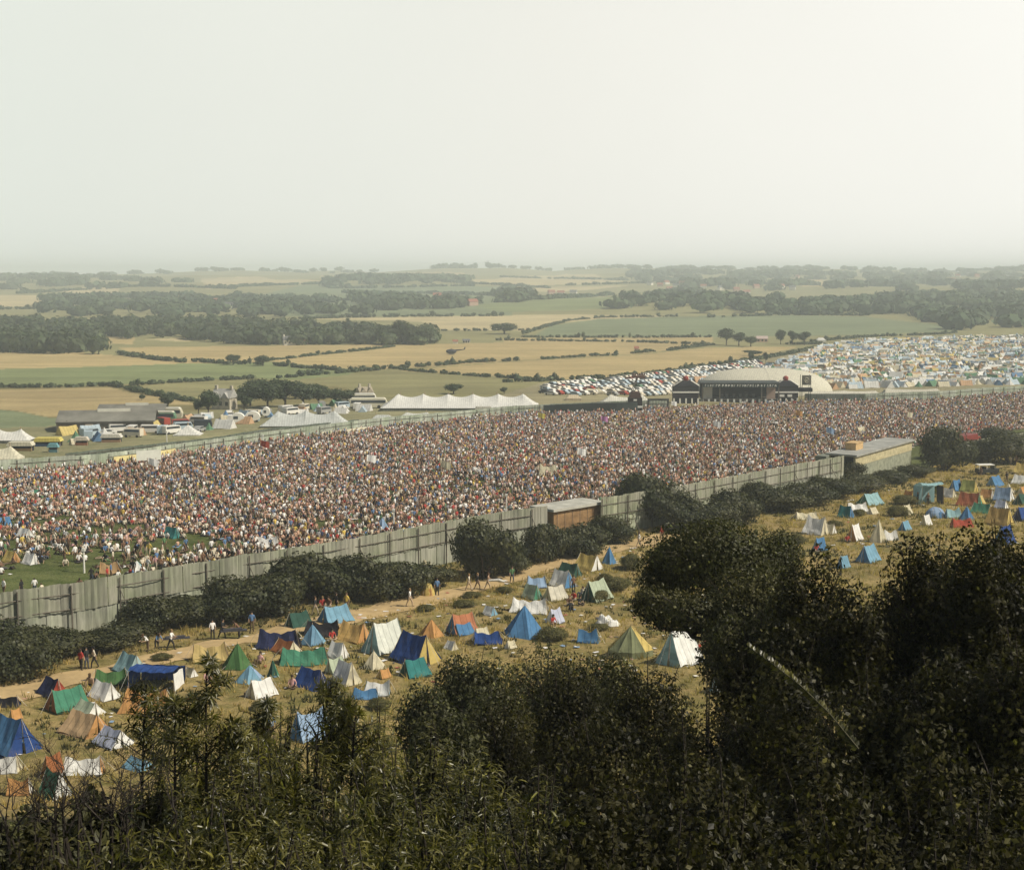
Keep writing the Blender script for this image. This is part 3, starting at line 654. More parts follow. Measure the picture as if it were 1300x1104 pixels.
for i, (px, pt, pb) in enumerate([(107, 696, 727), (326, 668, 692), (500, 646, 672), (643, 627, 651), (770, 607, 627), (888, 588, 606), (1067, 560, 574), (1163, 544, 558), (985, 578, 592), (1234, 528, 542), (212, 547, 568), (334, 552, 567)]):
    p = hit1(px, pb); s = pxm(p); h = (pb-pt)/s
    where = ['near the left end of the corrugated fence beside the orange sheet', 'beside the white tent close to the fence', 'beside the pale blue pyramid tent', 'standing just behind the fence left of the brown hut',
             'behind the brown hut roof', 'standing in the crowd right of the dark bush', 'left of the pale shed', 'behind the middle of the pale shed roof', 'in the dense crowd below the stage', 'near the far right of the crowd', 'by the service fence at left', 'below the grey marquee'][i]
    mm = MB().tube([(0, 0, -.2), (0, 0, h)], [.11, .09], 6).box((-.16, -.16, h-.25), (.16, .16, h+.05)); o_ = tag(mm.build('white_post', WHITEP), 'tall white post '+where, 'post', 'white marker posts in the arena'); o_.location = p

# barn, houses --------------------------------------------------------------
def house(label, px, py, wpx, hpx, wallm=STONE, roofm=SLATE, yaw=.25, depth=.8, chim=2, win=True, nm='farmhouse', cat='house', group=None, gable=False, W=None):
    p = hit1(px, py); s = pxm(p); L = wpx/s/(math.cos(yaw)+depth*abs(math.sin(yaw))); D = L*depth; H = max(hpx/s*.96, 2.2); he = H*.58
    r = thing(nm, label, cat, p, yaw, group)
    MB().box((-L/2, -D/2, -1), (L/2, D/2, he)).build('wall', wallm, r)
    rf = MB(); o_ = .25
    rf.add([(-L/2-o_, -D/2-o_, he-.1), (L/2+o_, -D/2-o_, he-.1), (L/2+o_, 0, H), (-L/2-o_, 0, H), (-L/2-o_, D/2+o_, he-.1), (L/2+o_, D/2+o_, he-.1)], [(0, 1, 2, 3), (3, 2, 5, 4), (0, 3, 4), (1, 5, 2), (0, 4, 5, 1)])
    rf = rf.build('roof', roofm, r)
    for k in range(chim):
        x = (-L/2+.5) if k == 0 else (L/2-.5)
        MB().box((x-.35, -.35, H-.9), (x+.35, .35, H+.9)).build('chimney', wallm, rf)
    if win and wpx > 8:
        for zz in ((.28, .72) if he > 4 else (.5,)):
            for k in range(3):
                x = -L/2+L*(k+.5)/3
                MB().box((x-.45, -D/2-.04, he*zz-.55), (x+.45, -D/2+.02, he*zz+.55)).build('window', GLASS, r)
    if gable:
        for x in (-L*.25, L*.25): MB().prism([(x-1.2, he-.1), (x+1.2, he-.1), (x, he+1.5)], -D/2-.3, -.2).build('dormer', roofm, rf)
    return r
WHITEW = plain('whitewashed_wall', (.68, .64, .54)); PINKW = plain('pinkish_brick_wall', (.45, .30, .22))
house('stone farmhouse with slate roof and two dormers between dark trees', 285, 519, 31, 27, STONE, plain('pale_slate', (.34, .33, .30)), -.35, .7, 2, True, gable=True)
house('gabled stone house at the right end of the dark grove', 463, 508, 22, 18, STONE, plain('lichened_slate', (.30, .26, .19)), .5, .8, 2, True, gable=True)
house('cream cottage with gables in front of the wood', 367, 438, 17, 12, WHITEW, SLATE, .3, .7, 1)
house('small pinkish cottage beside the cream one', 386, 437, 10, 7, PINKW, REDROOF, 0, .7, 1)
house('pale house almost hidden in the left wood', 27, 447, 10, 10, WHITEW, SLATE, .6, .8, 1)
house('white barn right of the wood with low roof', 592, 435, 9, 5, WHITEW, SLATE, 0, .6, 0, nm='farm_building')
house('small cream barn beside the white one', 578, 436, 6, 4, WHITEW, REDROOF, 0, .6, 0, nm='farm_building')
house('pinkish farm building left of the round trees at right', 967, 434, 14, 8, PINKW, plain('pale_pink_roof', (.42, .33, .29)), 0, .6, 0, nm='farm_building')
house('small red brick hut on a pale field right of centre', 808, 445, 5, 6, PINKW, REDROOF, 0, .8, 0, nm='field_hut')
p = hit1(112, 545); s = pxm(p)
r = thing('hay_barn', 'long dark barn with open gable end and grey sheet roof at left', 'barn', hit1(78, 545), .18)
Lb, Db = 118/s, 14.0; He, Hb = 13/s, 24/s
for k, (y0, hh) in enumerate(((0, Hb), )):
    MB().add([(-.4, -Db/2-.4, He), (Lb, -Db/2-.4, He), (Lb, 0, hh), (-.4, 0, hh), (-.4, Db/2+.4, He), (Lb, Db/2+.4, He)], [(0, 1, 2, 3), (3, 2, 5, 4)]).add([(-.4, -Db/2-.4, He-.25), (Lb, -Db/2-.4, He-.25), (Lb, 0, hh-.25), (-.4, 0, hh-.25), (-.4, Db/2+.4, He-.25), (Lb, Db/2+.4, He-.25)], [(3, 2, 1, 0), (4, 5, 2, 3)]).build('roof', plain('patchy_barn_roof', (.15, .145, .12), .8, .55, .12), r)
    MB().box((0, -Db/2, -.6), (Lb-.4, -Db/2+.25, He-.1)).build('side_wall', plain('barn_side', (.12, .10, .075), .9, .5, .3), r)
    MB().box((0, Db/2-.25, -.6), (Lb-.4, Db/2, He-.1)).build('side_wall', plain('barn_side_back', (.08, .07, .055)), r)
    MB().add([(0, -Db/2, He-.2), (0, Db/2, He-.2), (0, 0, hh-.3)], [(0, 2, 1)]).build('gable', plain('barn_gable', (.09, .09, .10)), r)
    MB().box((2, -Db/2+.4, -.5), (2.2, Db/2-.4, He+.3)).build('painted_opening_shade', DARK, r)  # near-black sheet set in the open end, painting the shade inside
    for y in (-Db/2, -Db/6, Db/6, Db/2): MB().box((-.2, y-.18, -.6), (.15, y+.18, He)).build('post', TIMBER, r)
for px, wpx, c in ((150, 42, (.62, .60, .50)),):
    pp = hit1(px, 527); setcol(MB().box((8.5, -1.2, Hb-.35), (8.5+40/s, -.9, Hb+.35)).build('ridge_skylight', PAINT, r), c)
r2 = copy_tree(r); r2['label'] = 'second low barn range behind the open ended barn'; r2.location = hit1(128, 533); r2.rotation_euler[2] = .12; r2.scale = (.75, .8, .9)
# helicopter resting in the stubble
p = hit1(573, 450); r = thing('helicopter', 'dark helicopter sitting in the stubble field beyond the marquees', 'helicopter', (p[0], p[1], p[2]), .25)
DH = plain('helicopter_dark', (.02, .022, .03), .35)
MB().ball((0, 0, 1.5), (2.6, 1.1, 1.25), nu=14, nv=9).build('body', DH, r); MB().ball((-1.5, 0, 1.55), (1.25, .95, .95), nu=12, nv=7).build('canopy', GLASS, r)
MB().tube([(1.8, 0, 2.0), (6.6, 0, 2.5)], [.45, .16], 8).build('tail_boom', DH, r); MB().prism([(6.1, 2.4), (6.9, 2.4), (7.2, 3.7), (6.7, 3.7)], -.06, .06).build('tail_fin', DH, r)
MB().tube([(0, 0, 2.6), (0, 0, 3.2)], .12, 6).build('rotor_mast', DH, r)
for a in (.4, .4+math.pi): MB().box((0, -.14, 3.15), (5.2, .14, 3.2), rot=a).build('rotor_blade', DH, r)
for y in (-.95, .95): MB().tube([(-2.2, y, .35), (-1.8, y, .08), (1.6, y, .08)], .08, 5).tube([(-1, y, .1), (-.8, y*.6, .9)], .05, 4).tube([(.9, y, .1), (.7, y*.6, .9)], .05, 4).build('skid', DH, r)

# huts on the fence --------------------------------------------------------
def fdir(px):
    a = hit1(px-12, np.interp(px-12, [q[0] for q in FT], [q[1] for q in FT]), FH); b = hit1(px+12, np.interp(px+12, [q[0] for q in FT], [q[1] for q in FT]), FH)
    return math.atan2(b[1]-a[1], b[0]-a[0]), (a+b)/2
a_, c_ = fdir(745); q = hit1(703, 644, 4.2)
r = thing('timber_hut', 'brown timber hut with a flat grey roof standing in the fence line', 'hut', (q[0], q[1], q[2]), a_)
Lh, Wh, Hh = 8.4, 3.4, 4.0
MB().box((0, 0, -1), (Lh, Wh, Hh-.3)).build('wall', plain('orange_brown_boards', (.24, .145, .065), .85, .5, .8), r)
MB().box((-.35, -.35, Hh-.3), (Lh+.35, Wh+.35, Hh)).build('roof', plain('pale_grey_roof', (.42, .41, .35), .8, .35, .5), r)
MB().box((-.03, .9, 0), (.02, 2.0, 2.5)).build('door', DARK, r)
m = MB()
for x in np.arange(.6, Lh, 1.3): m.box((x-.04, -.04, -.8), (x+.04, -.002, Hh-.32))
m.build('batten', WOOD, r)
a_, c_ = fdir(1130); q = hit1(1086, 578, 4.4)
r = thing('site_shed', 'long pale shed with a flat grey roof and yellowish upper boards', 'shed', (q[0], q[1], q[2]), a_)
Lh = 26.0
MB().box((0, 0, -1), (Lh, 4.5, 2.6)).build('lower_wall', plain('grey_green_sheets', (.24, .25, .18), .85, .4, 1.2), r)
MB().box((.03, -.06, 2.6), (Lh, 4.45, 4.2)).build('upper_wall', plain('yellow_cream_boards', (.42, .37, .22), .85, .3, 1.2), r)
MB().box((-.05, .3, .8), (-.005, 4.2, 4.1)).build('painted_end_shade', DARK, r)  # near-black panel painting shade onto the unlit left end
MB().box((-.4, -.4, 4.2), (Lh+.4, 4.9, 4.5)).build('roof', plain('grey_sheet_roof', (.30, .30, .27), .8, .3, .5), r)
q = hit1(1116, 568, 5.6); c2 = tag(MB().box((-1.6, -.9, 0), (1.6, .9, 1.1)).box((-1.7, -1, 1.1), (1.7, 1, 1.2)).build('packing_crate', plain('orange_crate', (.50, .34, .16))), 'orange wooden crate standing on the pale shed roof', 'crate'); c2.location = (r.location[0]+math.cos(a_)*7+(-math.sin(a_))*3, r.location[1]+math.sin(a_)*7+math.cos(a_)*3, r.location[2]+4.5); c2.rotation_euler[2] = a_

# ------------------------------------------------------------------ tents
W_ = (.82, .81, .76); CR = (.66, .60, .42); LB = (.20, .38, .50); SB = (.09, .23, .42); RB = (.025, .07, .24); NV = (.022, .03, .085); CYN = (.30, .48, .50)
OG = (.56, .30, .11); RU = (.34, .13, .05); YE = (.60, .46, .15); GR = (.07, .16, .055); DG = (.035, .095, .07); TL = (.04, .21, .20); PG = (.44, .50, .36); LI = (.52, .55, .66)
BK = (.02, .02, .025); RD = (.38, .07, .04); OLV = (.22, .24, .13); SG = (.07, .24, .15); PB = (.30, .42, .58)
def wrinkle(V, amp, seed):
    V = np.array(V); return V+np.stack([np.sin(V[:, 1]*5.3+seed)*amp*.5, np.cos(V[:, 0]*4.1+seed*2)*amp*.6, np.sin(V[:, 0]*6.1+V[:, 1]*4.7+seed)*amp*np.clip(V[:, 2], 0, 1)], 1)
def grid(m_, n_, f, seed=0, amp=.03):
    V = [f(i/m_, j/n_) for i in range(m_+1) for j in range(n_+1)]
    F = [(i*(n_+1)+j, (i+1)*(n_+1)+j, (i+1)*(n_+1)+j+1, i*(n_+1)+j+1) for i in range(m_) for j in range(n_)]
    return wrinkle(V, amp, seed), np.array(F)
def tent_parts(r, kind, L, Wd, H, c1, c2, sd_, sag):
    rr = random.Random(sd_)
    def part(nm, V, F, c, m=CANVAS): return setcol(mk(nm, V, np.array(F), m, parent=r), c)
    def pole(p, q, rad=.025): return MB().tube([p, q], rad, 5).build('pole', POLE, r)
    def rope(p, q): return MB().tube([p, q], .012, 3, cap=False).build('guy_line', ROPE, r)
    if kind in ('ridge', 'tarp'):
        amp = .04 if kind == 'ridge' else .085; sg = sag if kind == 'ridge' else max(sag, .28); lean = rr.uniform(-.06, .06)*L; wl = .12*H
        for sgn in (-1, 1):
            def f(u, v, sgn=sgn):
                x = (u-.5)*L; hz_ = H*(1-sg*4*u*(1-u)*.9); y = sgn*v*Wd/2*(1-.10*4*u*(1-u)*v)
                z = hz_*(1-v)+wl*v-.10*H*4*v*(1-v); ex = x*(1+.04*v)+lean*(1-v); ex = x*(.84+.18*v)+lean*(1-v); return (ex, y, z if v < .99 else wl*.5*(1+.6*math.sin(u*9.4)))
            V, F = grid(10, 5, f, sd_, amp); part('canvas_side', V, F, c1)
        for sgn in (-1, 1):
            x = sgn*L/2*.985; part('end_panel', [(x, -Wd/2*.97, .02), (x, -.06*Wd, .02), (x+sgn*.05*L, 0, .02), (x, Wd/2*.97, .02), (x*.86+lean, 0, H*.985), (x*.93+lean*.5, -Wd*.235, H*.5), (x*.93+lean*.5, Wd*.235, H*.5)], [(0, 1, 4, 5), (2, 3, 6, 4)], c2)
            pole((x*1.0, 0, 0), (x*.87+lean, 0, H+.08)); rope((x*.87+lean, 0, H), (x+sgn*L*.3, rr.uniform(-.3, .3), 0))
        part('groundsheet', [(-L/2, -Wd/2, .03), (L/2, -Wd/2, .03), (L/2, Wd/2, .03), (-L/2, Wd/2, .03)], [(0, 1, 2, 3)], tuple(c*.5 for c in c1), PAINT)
    elif kind in ('pyramid', 'bell'):
        n = 6 if kind == 'pyramid' else 10; apex = (0, 0, H); ww = .0 if kind == 'pyramid' else .22
        ring = [(L/2*math.cos(2*math.pi*(k+.5)/n), Wd/2*math.sin(2*math.pi*(k+.5)/n)) for k in range(n)]
        for k in range(n):
            a, b_ = ring[k], ring[(k+1) % n]
            def f(u, v):
                x = a[0]*(1-u)+b_[0]*u; y = a[1]*(1-u)+b_[1]*u; pull = 1-.05*4*u*(1-u); g = v**(.92)
                return (x*g*pull, y*g*pull, H-(H-ww*H)*v-.05*H*math.sin(math.pi*v)*(1-.5*abs(2*u-1)))
            V, F = grid(3, 5, f, sd_+k, .015); part('canvas_panel', V, F, c2 if (kind == 'bell' and k % 5 >= 3) or (kind == 'pyramid' and k == n-1 and c2 != c1) else c1)
            if ww: part('side_wall', [(a[0], a[1], 0), (b_[0], b_[1], 0), (b_[0], b_[1], ww*H*1.02), (a[0], a[1], ww*H*1.02)], [(0, 1, 2, 3)], c1)
            if k % 2: rope((a[0]*.9, a[1]*.9, H*.15), (a[0]*1.3, a[1]*1.3, 0))
        pole((0, 0, 0), (0, 0, H+.12), .03)
    elif kind == 'awning':
        def f(u, v): return ((u-.5)*L, (v-.5)*Wd, H*(.80+.20*math.sin(math.pi*min(v*.8+.25, 1)))-.16*H*math.sin(math.pi*u)*.35-(.05 if v in (0, 1) else 0))
        V, F = grid(10, 6, f, sd_, .05); part('canvas_roof', V, F, c1)
        def f(u, v): return ((u-.5)*L, Wd/2*(1-.05*v), H*.8*(1-v))
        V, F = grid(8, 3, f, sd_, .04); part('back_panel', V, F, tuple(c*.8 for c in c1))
        for sg_, cc in ((-1, c1), (1, c2)):
            def f(u, v, sg_=sg_): return (sg_*L/2*(1+.06*v), -Wd/2+u*Wd*(.75 if sg_ > 0 else 1), H*.82*(1-v))
            V, F = grid(5, 3, f, sd_, .05); part('side_panel', V, F, cc)
        for x in (-L/2, L/2):
            for y in (-Wd/2, Wd/2): pole((x, y, 0), (x, y, H*.85))
            rope((x, -Wd/2, H*.82), (x*1.25, -Wd/2-.7, 0))
    elif kind == 'dome':
        def f(u, v):
            a = 2*math.pi*u; t = math.pi/2*v; return (L/2*math.cos(a)*math.cos(t), Wd/2*math.sin(a)*math.cos(t), H*math.sin(t))
        V, F = grid(14, 6, f, sd_, .03); part('dome_canvas', V, F, c1)
        m = MB()
        for q in range(3):
            a = math.pi*q/3; m.tube([(L/2*1.01*math.cos(a)*math.cos(t), Wd/2*1.01*math.sin(a)*math.cos(t), H*1.01*math.sin(t)) for t in np.linspace(0, math.pi, 9)], .02, 4, cap=False)
        m.build('rib', POLE, r); part('door_flap', [(L*.1, -Wd/2*1.0, 0), (L*.34, -Wd/2*.80, 0), (L*.24, -Wd*.36, H*.62), (L*.10, -Wd*.42, H*.6)], [(0, 1, 2, 3)], c2)
    elif kind == 'sheet':
        def f(u, v):
            x = (u-.5)*L; y = (v-.5)*Wd; k = (math.sin(u*7+sd_)*math.cos(v*5+sd_*.7)+.6*math.sin(u*13+v*9+sd_)+1.1)/2.7
            e = min(1, 6*min(u, 1-u, v, 1-v)); return (x*(1+.12*math.sin(v*6+sd_)), y*(1+.15*math.sin(u*5+sd_)), .04+H*max(0, k)*e)
        V, F = grid(14, 10, f, sd_, .05); part('crumpled_cloth', V, F, c1)
        def f(u, v): x = (u-.5)*L*.4; return (x+L*.18, (v-.5)*Wd*.5-.1*Wd, .05+H*.55*(1-abs(2*v-1))*(.6+.4*math.sin(u*8)))
        V, F = grid(6, 4, f, sd_+3, .04); part('folded_corner', V, F, c2)
KINDW = {'ridge': 'tent', 'tarp': 'tent', 'pyramid': 'tent', 'bell': 'tent', 'awning': 'awning tent', 'dome': 'tent', 'sheet': 'canvas sheet'}
KNAME = {'ridge': 'ridge_tent', 'tarp': 'sagging_tent', 'pyramid': 'pyramid_tent', 'bell': 'bell_tent', 'awning': 'awning_tent', 'dome': 'dome_tent', 'sheet': 'canvas_sheet'}
TENTBOX = []
def tent(k, x0, x1, y0, y1, yaw, c1, c2, label, sag=.11, group='tents pitched outside the corrugated fence'):
    asp = {'ridge': .84, 'tarp': .55, 'pyramid': .95, 'bell': .8, 'awning': .7, 'dome': .8, 'sheet': .7}[k]
    if k == 'ridge' and abs(yaw) < 46: yaw = (-1 if yaw < 0 else 1)*(30+abs(yaw)*.45)
    cx = (x0+x1)/2; yr = R(yaw); c, s_ = abs(math.cos(yr)), abs(math.sin(yr))
    for _ in range(2):
        p = hit1(cx, y1-(0 if _ == 0 else dpx/2)); sc = pxm(p); sdn = (CAMZ-p[2])/math.hypot(p[0], p[1])
        L = (x1-x0)/sc/(c+asp*s_*.9); Wd = L*asp; dm = Wd*c+L*s_; dpx = dm*sdn*sc*.8
        if k in ('pyramid', 'bell', 'dome'): L = (x1-x0)/sc; Wd = L*asp; dm = Wd; dpx = dm*sdn*sc*.8
    H = (y1-y0)/sc-dm*sdn*.42
    H = min(max(H, .42*Wd if k not in ('sheet', 'tarp') else .3), 1.6*L if k == 'pyramid' else 1.15*L)
    r = thing(KNAME[k], label, KINDW[k], p, yr, group); TENTBOX.append((p[0], p[1], max(L, Wd)/2)); tent_parts(r, k, L, Wd, H, c1, c2, int(abs(x0*7+y0)) % 97, sag); return r
TENTS = [
 ('ridge', 142, 189, 827, 857, -32, CYN, (.40, .52, .50), 'pale cyan ridge tent with open right end at the scrub edge'),
 ('tarp', 120, 164, 848, 870, 10, GR, GR, 'low mid green tent just below the pale cyan tent'),
 ('awning', 168, 232, 843, 876, -8, RB, W_, 'royal blue awning tent with dark open front and white side panel'),
 ('tarp', 244, 292, 815, 842, 12, (.55, .42, .17), (.3, .22, .1), 'mustard yellow low tent left of the green pyramid'),
 ('pyramid', 281, 323, 815, 850, 20, GR, GR, 'dark green pyramid tent right of the mustard yellow one'),
 ('pyramid', 297, 338, 843, 868, 0, LB, PB, 'light blue pointed tent below the dark green pyramid'),
 ('ridge', 46, 89, 858, 886, -30, NV, RD, 'navy ridge tent with a red right end at left'),
 ('ridge', 57, 114, 871, 905, 30, SG, RU, 'green ridge tent with a rusty brown left end'),
 ('ridge', 111, 154, 863, 890, -15, W_, W_, 'sagging white ridge tent right of the green and rust tent'),
 ('ridge', 90, 135, 888, 910, -20, PG, W_, 'pale mint tent in front of the sagging white one'),
 ('ridge', 74, 144, 901, 938, -12, (.58, .40, .22), OG, 'large peach orange ridge tent at lower left'),
 ('ridge', 117, 172, 922, 951, -28, LI, W_, 'whitish lilac ridge tent right of the large peach one'),
 ('ridge', 11, 29, 898, 915, 40, OG, YE, 'small orange tent near the left edge'),
 ('tarp', -8, 24, 882, 898, 0, BK, NV, 'low black tent at the left edge above the small orange one'),
 ('ridge', -26, 54, 905, 962, -20, SB, RB, 'large bright blue ridge tent cut by the left edge'),
 ('tarp', -14, 26, 956, 982, 0, W_, CR, 'white low tent at the left edge below the big blue one'),
 ('ridge', 52, 82, 953, 988, 50, RU, OG, 'rust orange tent behind the bare twigs'),
 ('ridge', 47, 93, 975, 1016, -25, SG, W_, 'green tent with a white edge behind the bare twigs'),
 ('tarp', 80, 132, 958, 985, 5, W_, OG, 'white sagging sheet tent behind the bare twigs'),
 ('ridge', 155, 198, 960, 980, -15, LB, LB, 'small light blue tent half hidden by the lower left bushes'),
 ('tarp', 152, 218, 872, 910, -10, OG, (.6, .4, .2), 'peach orange tent behind the tall leafy shoot'),
 ('tarp', 10, 40, 985, 1010, 0, OG, W_, 'orange and white tent in the lower left corner'),
 ('ridge', 311, 353, 860, 888, 25, W_, CR, 'white ridge tent left of the navy one'),
 ('ridge', 361, 398, 775, 798, 18, DG, DG, 'dark green ridge tent beside the bright light blue one'),
 ('ridge', 403, 450, 767, 793, 14, LB, SB, 'bright light blue ridge tent near the scrub'),  # darker blue ends paint the shade on the left end
 ('tarp', 327, 383, 797, 826, -5, NV, BK, 'long low navy tent left of the blue pointed one'),
 ('tarp', 386, 430, 786, 808, 0, BK, BK, 'low black tent below the bright light blue one'),
 ('pyramid', 379, 415, 791, 819, 0, (.16, .30, .42), LB, 'grey blue pointed tent among the dark tents'),
 ('ridge', 424, 473, 787, 817, -8, (.60, .40, .14), OG, 'amber ridge tent with a deep sagging ridge', .24),
 ('ridge', 343, 384, 811, 831, -22, RU, CR, 'rust brown ridge tent with a cream right end'),
 ('tarp', 355, 419, 820, 846, 5, SG, DG, 'crumpled emerald green tent in the middle of the camp'),
 ('ridge', 415, 444, 813, 837, -14, W_, W_, 'small white slanted ridge tent right of the crumpled green one'),
 ('ridge', 459, 517, 786, 833, 36, (.70, .72, .64), CYN, 'big white ridge tent with a shaded cyan left end'),  # cyan ends paint the shadowed end of a white tent
 ('ridge', 494, 560, 801, 846, -34, RB, YE, 'big royal blue ridge tent with a yellow right end'),
 ('pyramid', 530, 566, 785, 810, 15, OG, RU, 'orange pyramid tent behind the big royal blue one'),
 ('ridge', 566, 608, 777, 806, 3, (.50, .20, .10), SB, 'ridge tent with terracotta roof and blue lower skirt'),
 ('ridge', 574, 604, 790, 807, 3, SB, LB, 'low blue tent under the terracotta roofed one'),
 ('ridge', 598, 624, 795, 815, 20, CR, W_, 'cream tent between the terracotta and the blue pyramid tents'),
 ('tarp', 602, 638, 800, 818, 0, RB, NV, 'low deep blue tent just in front of the cream one'),
 ('ridge', 507, 548, 834, 862, 10, TL, DG, 'dark teal ridge tent in front of the big royal blue one'),
 ('pyramid', 458, 491, 825, 850, 0, CR, CR, 'small cream pyramid tent left of the teal one'),
 ('ridge', 412, 442, 833, 855, 25, PG, PG, 'pale sage tent behind the white gabled one'),
 ('ridge', 420, 460, 837, 871, -48, W_, CR, 'white steep ridge tent with its gable towards us'),
 ('ridge', 370, 422, 846, 878, -22, RB, NV, 'navy blue ridge tent in the middle of the camp'),
 ('pyramid', 338, 355, 836, 860, 0, DG, SG, 'tiny dark green pyramid tent'),
 ('tarp', 461, 496, 862, 884, -5, W_, LB, 'white sheet tent with light blue ground edge'),
 ('tarp', 447, 480, 872, 888, 0, SB, LB, 'low light blue tent behind the lower bushes'),
 ('ridge', 366, 423, 898, 944, 25, PB, SB, 'crumpled mid blue tent among the lower leafy bushes', .2),
 ('dome', 533, 553, 739, 757, 0, YE, OG, 'small yellow dome tent at the scrub below the fence'),
 ('sheet', 536, 548, 704, 722, 0, CR, PG, 'cream cloth hung against the foot of the fence'),
 ('pyramid', 636, 696, 767, 811, 12, SB, LB, 'large blue pyramid tent in the centre of the camp'),
 ('ridge', 692, 717, 771, 793, 35, LI, W_, 'small lilac white ridge tent right of the large blue pyramid'),
 ('tarp', 646, 697, 758, 780, -8, W_, CR, 'white draped sheets tent behind the large blue pyramid'),
 ('ridge', 662, 689, 740, 762, -30, PG, SG, 'pale green ridge tent above the white draped sheets'),
 ('ridge', 689, 722, 742, 763, 2, (.66, .62, .50), CR, 'low cream ridge tent beside the pale green one'),
 ('ridge', 697, 731, 722, 747, -30, W_, SB, 'white tent with a blue panel on its roof'),
 ('tarp', 667, 695, 730, 747, 12, PB, W_, 'white and pale blue low tent left of the blue panelled one'),
 ('ridge', 705, 739, 713, 734, -14, DG, DG, 'dark green ridge tent behind the blue panelled one'),
 ('ridge', 727, 766, 702, 725, -26, YE, W_, 'long yellow ridge tent with a white end beside the path'),
 ('pyramid', 763, 784, 693, 716, 0, SB, LB, 'small blue pyramid tent at the path edge'),
 ('ridge', 736, 779, 734, 765, 38, PG, DG, 'sage green ridge tent with a dark green left end'),
 ('sheet', 755, 786, 778, 795, 0, W_, CR, 'crumpled white cloth lying on dry grass'),
 ('sheet', 488, 512, 803, 816, 0, W_, W_, 'white bundle between the amber and the big white tents'),
 ('tarp', 732, 762, 797, 817, -15, SB, LB, 'low blue tent right of the large blue pyramid'),
 ('bell', 771, 830, 793, 836, 0, OLV, YE, 'wide olive bell tent with a yellow right panel'),
 ('ridge', 832, 893, 795, 848, 47, (.80, .80, .75), CYN, 'tall white tent with a cyan left side behind the leaves'),
 ('ridge', 1018, 1052, 654, 680, -22, W_, CR, 'white sagging ridge tent above the right bushes', .2),
 ('ridge', 1031, 1050, 678, 700, 0, SB, LB, 'blue tent half hidden under the white sagging one'),
 ('tarp', 1008, 1038, 649, 660, 5, CR, W_, 'long low cream tent left of the white sagging one'),
 ('ridge', 1063, 1085, 641, 658, -25, TL, SB, 'small teal blue tent near the scrub at right'),
 ('tarp', 1074, 1102, 637, 650, 5, W_, CR, 'low white tent right of the small teal one'),
 ('ridge', 1087, 1122, 625, 642, 6, CYN, SG, 'cyan and green ridge tent at the scrub edge on the right'),
 ('ridge', 1073, 1097, 663, 688, 40, W_, OG, 'white ridge tent with an orange end on the right'),
 ('pyramid', 1103, 1127, 658, 689, 0, CR, W_, 'tall cream pyramid tent with white base'),
 ('tarp', 1122, 1140, 672, 686, 0, W_, W_, 'small white low tent right of the cream pyramid'),
 ('ridge', 1086, 1119, 690, 715, 32, LB, SB, 'light blue ridge tent above the right bushes'),  # ends coloured darker to paint the left end's shade
 ('awning', 1161, 1195, 611, 641, 15, CYN, BK, 'pale blue awning tent with a dark shaded inside on the right'),  # black side panel paints the shade under the awning
 ('ridge', 1204, 1222, 608, 624, 10, SB, SB, 'blue ridge tent at left of a yellow green one'),
 ('ridge', 1218, 1242, 608, 625, -15, (.36, .38, .12), YE, 'yellow green ridge tent right of the blue one'),
 ('ridge', 1252, 1275, 603, 618, 10, SB, LB, 'blue ridge tent below the parked jeep'),
 ('ridge', 1260, 1288, 617, 637, -15, PB, W_, 'pale blue tent with white peak at right'),
 ('pyramid', 1272, 1288, 613, 626, 0, CR, W_, 'small cream pointed tent behind the pale blue one'),
 ('ridge', 1213, 1248, 624, 644, -12, (.36, .12, .06), SG, 'red roofed ridge tent with a green side at right'),
 ('ridge', 1231, 1262, 638, 653, -20, SG, W_, 'long green ridge tent with a white end'),
 ('dome', 1174, 1200, 643, 658, 0, PB, SB, 'pale blue dome tent on the right'),
 ('tarp', 1199, 1220, 644, 658, 8, CYN, LB, 'pale cyan low tent between two blue ones'),
 ('pyramid', 1216, 1238, 642, 661, 0, SB, RB, 'blue pointed tent right of the pale cyan one'),
 ('ridge', 1250, 1287, 643, 668, -30, (.50, .34, .12), YE, 'tan orange ridge tent with a golden right end'),
 ('ridge', 1285, 1312, 625, 642, 5, DG, DG, 'dark green ridge tent at the right edge'),
 ('ridge', 1284, 1312, 642, 662, 5, RB, NV, 'deep blue tent at the right edge'),
 ('tarp', 1207, 1235, 657, 670, 5, RD, RU, 'low red tent above the right bushes'),
 ('ridge', 1262, 1290, 665, 692, 10, RB, SB, 'blue tent behind the top of the right bushes'),
 ('ridge', 1286, 1312, 587, 602, -10, YE, OG, 'yellow orange tent at the right edge near the jeep'),
 ('ridge', 1283, 1308, 602, 615, -10, W_, CR, 'white tent at the right edge below the yellow one'),
 ('ridge', 1243, 1262, 620, 633, -10, OG, W_, 'small orange tent above the long green one'),
 ('ridge', 1168, 1184, 652, 668, 20, W_, CR, 'small white tent at the top of the right bushes'),
 ('ridge', 1062, 1080, 700, 722, 10, LB, SB, 'pale blue tent seen through the right bushes'),
 ('ridge', 900, 926, 850, 880, 10, W_, CYN, 'white tent showing through dark leaves'),
]
for t in TENTS: tent(*t)
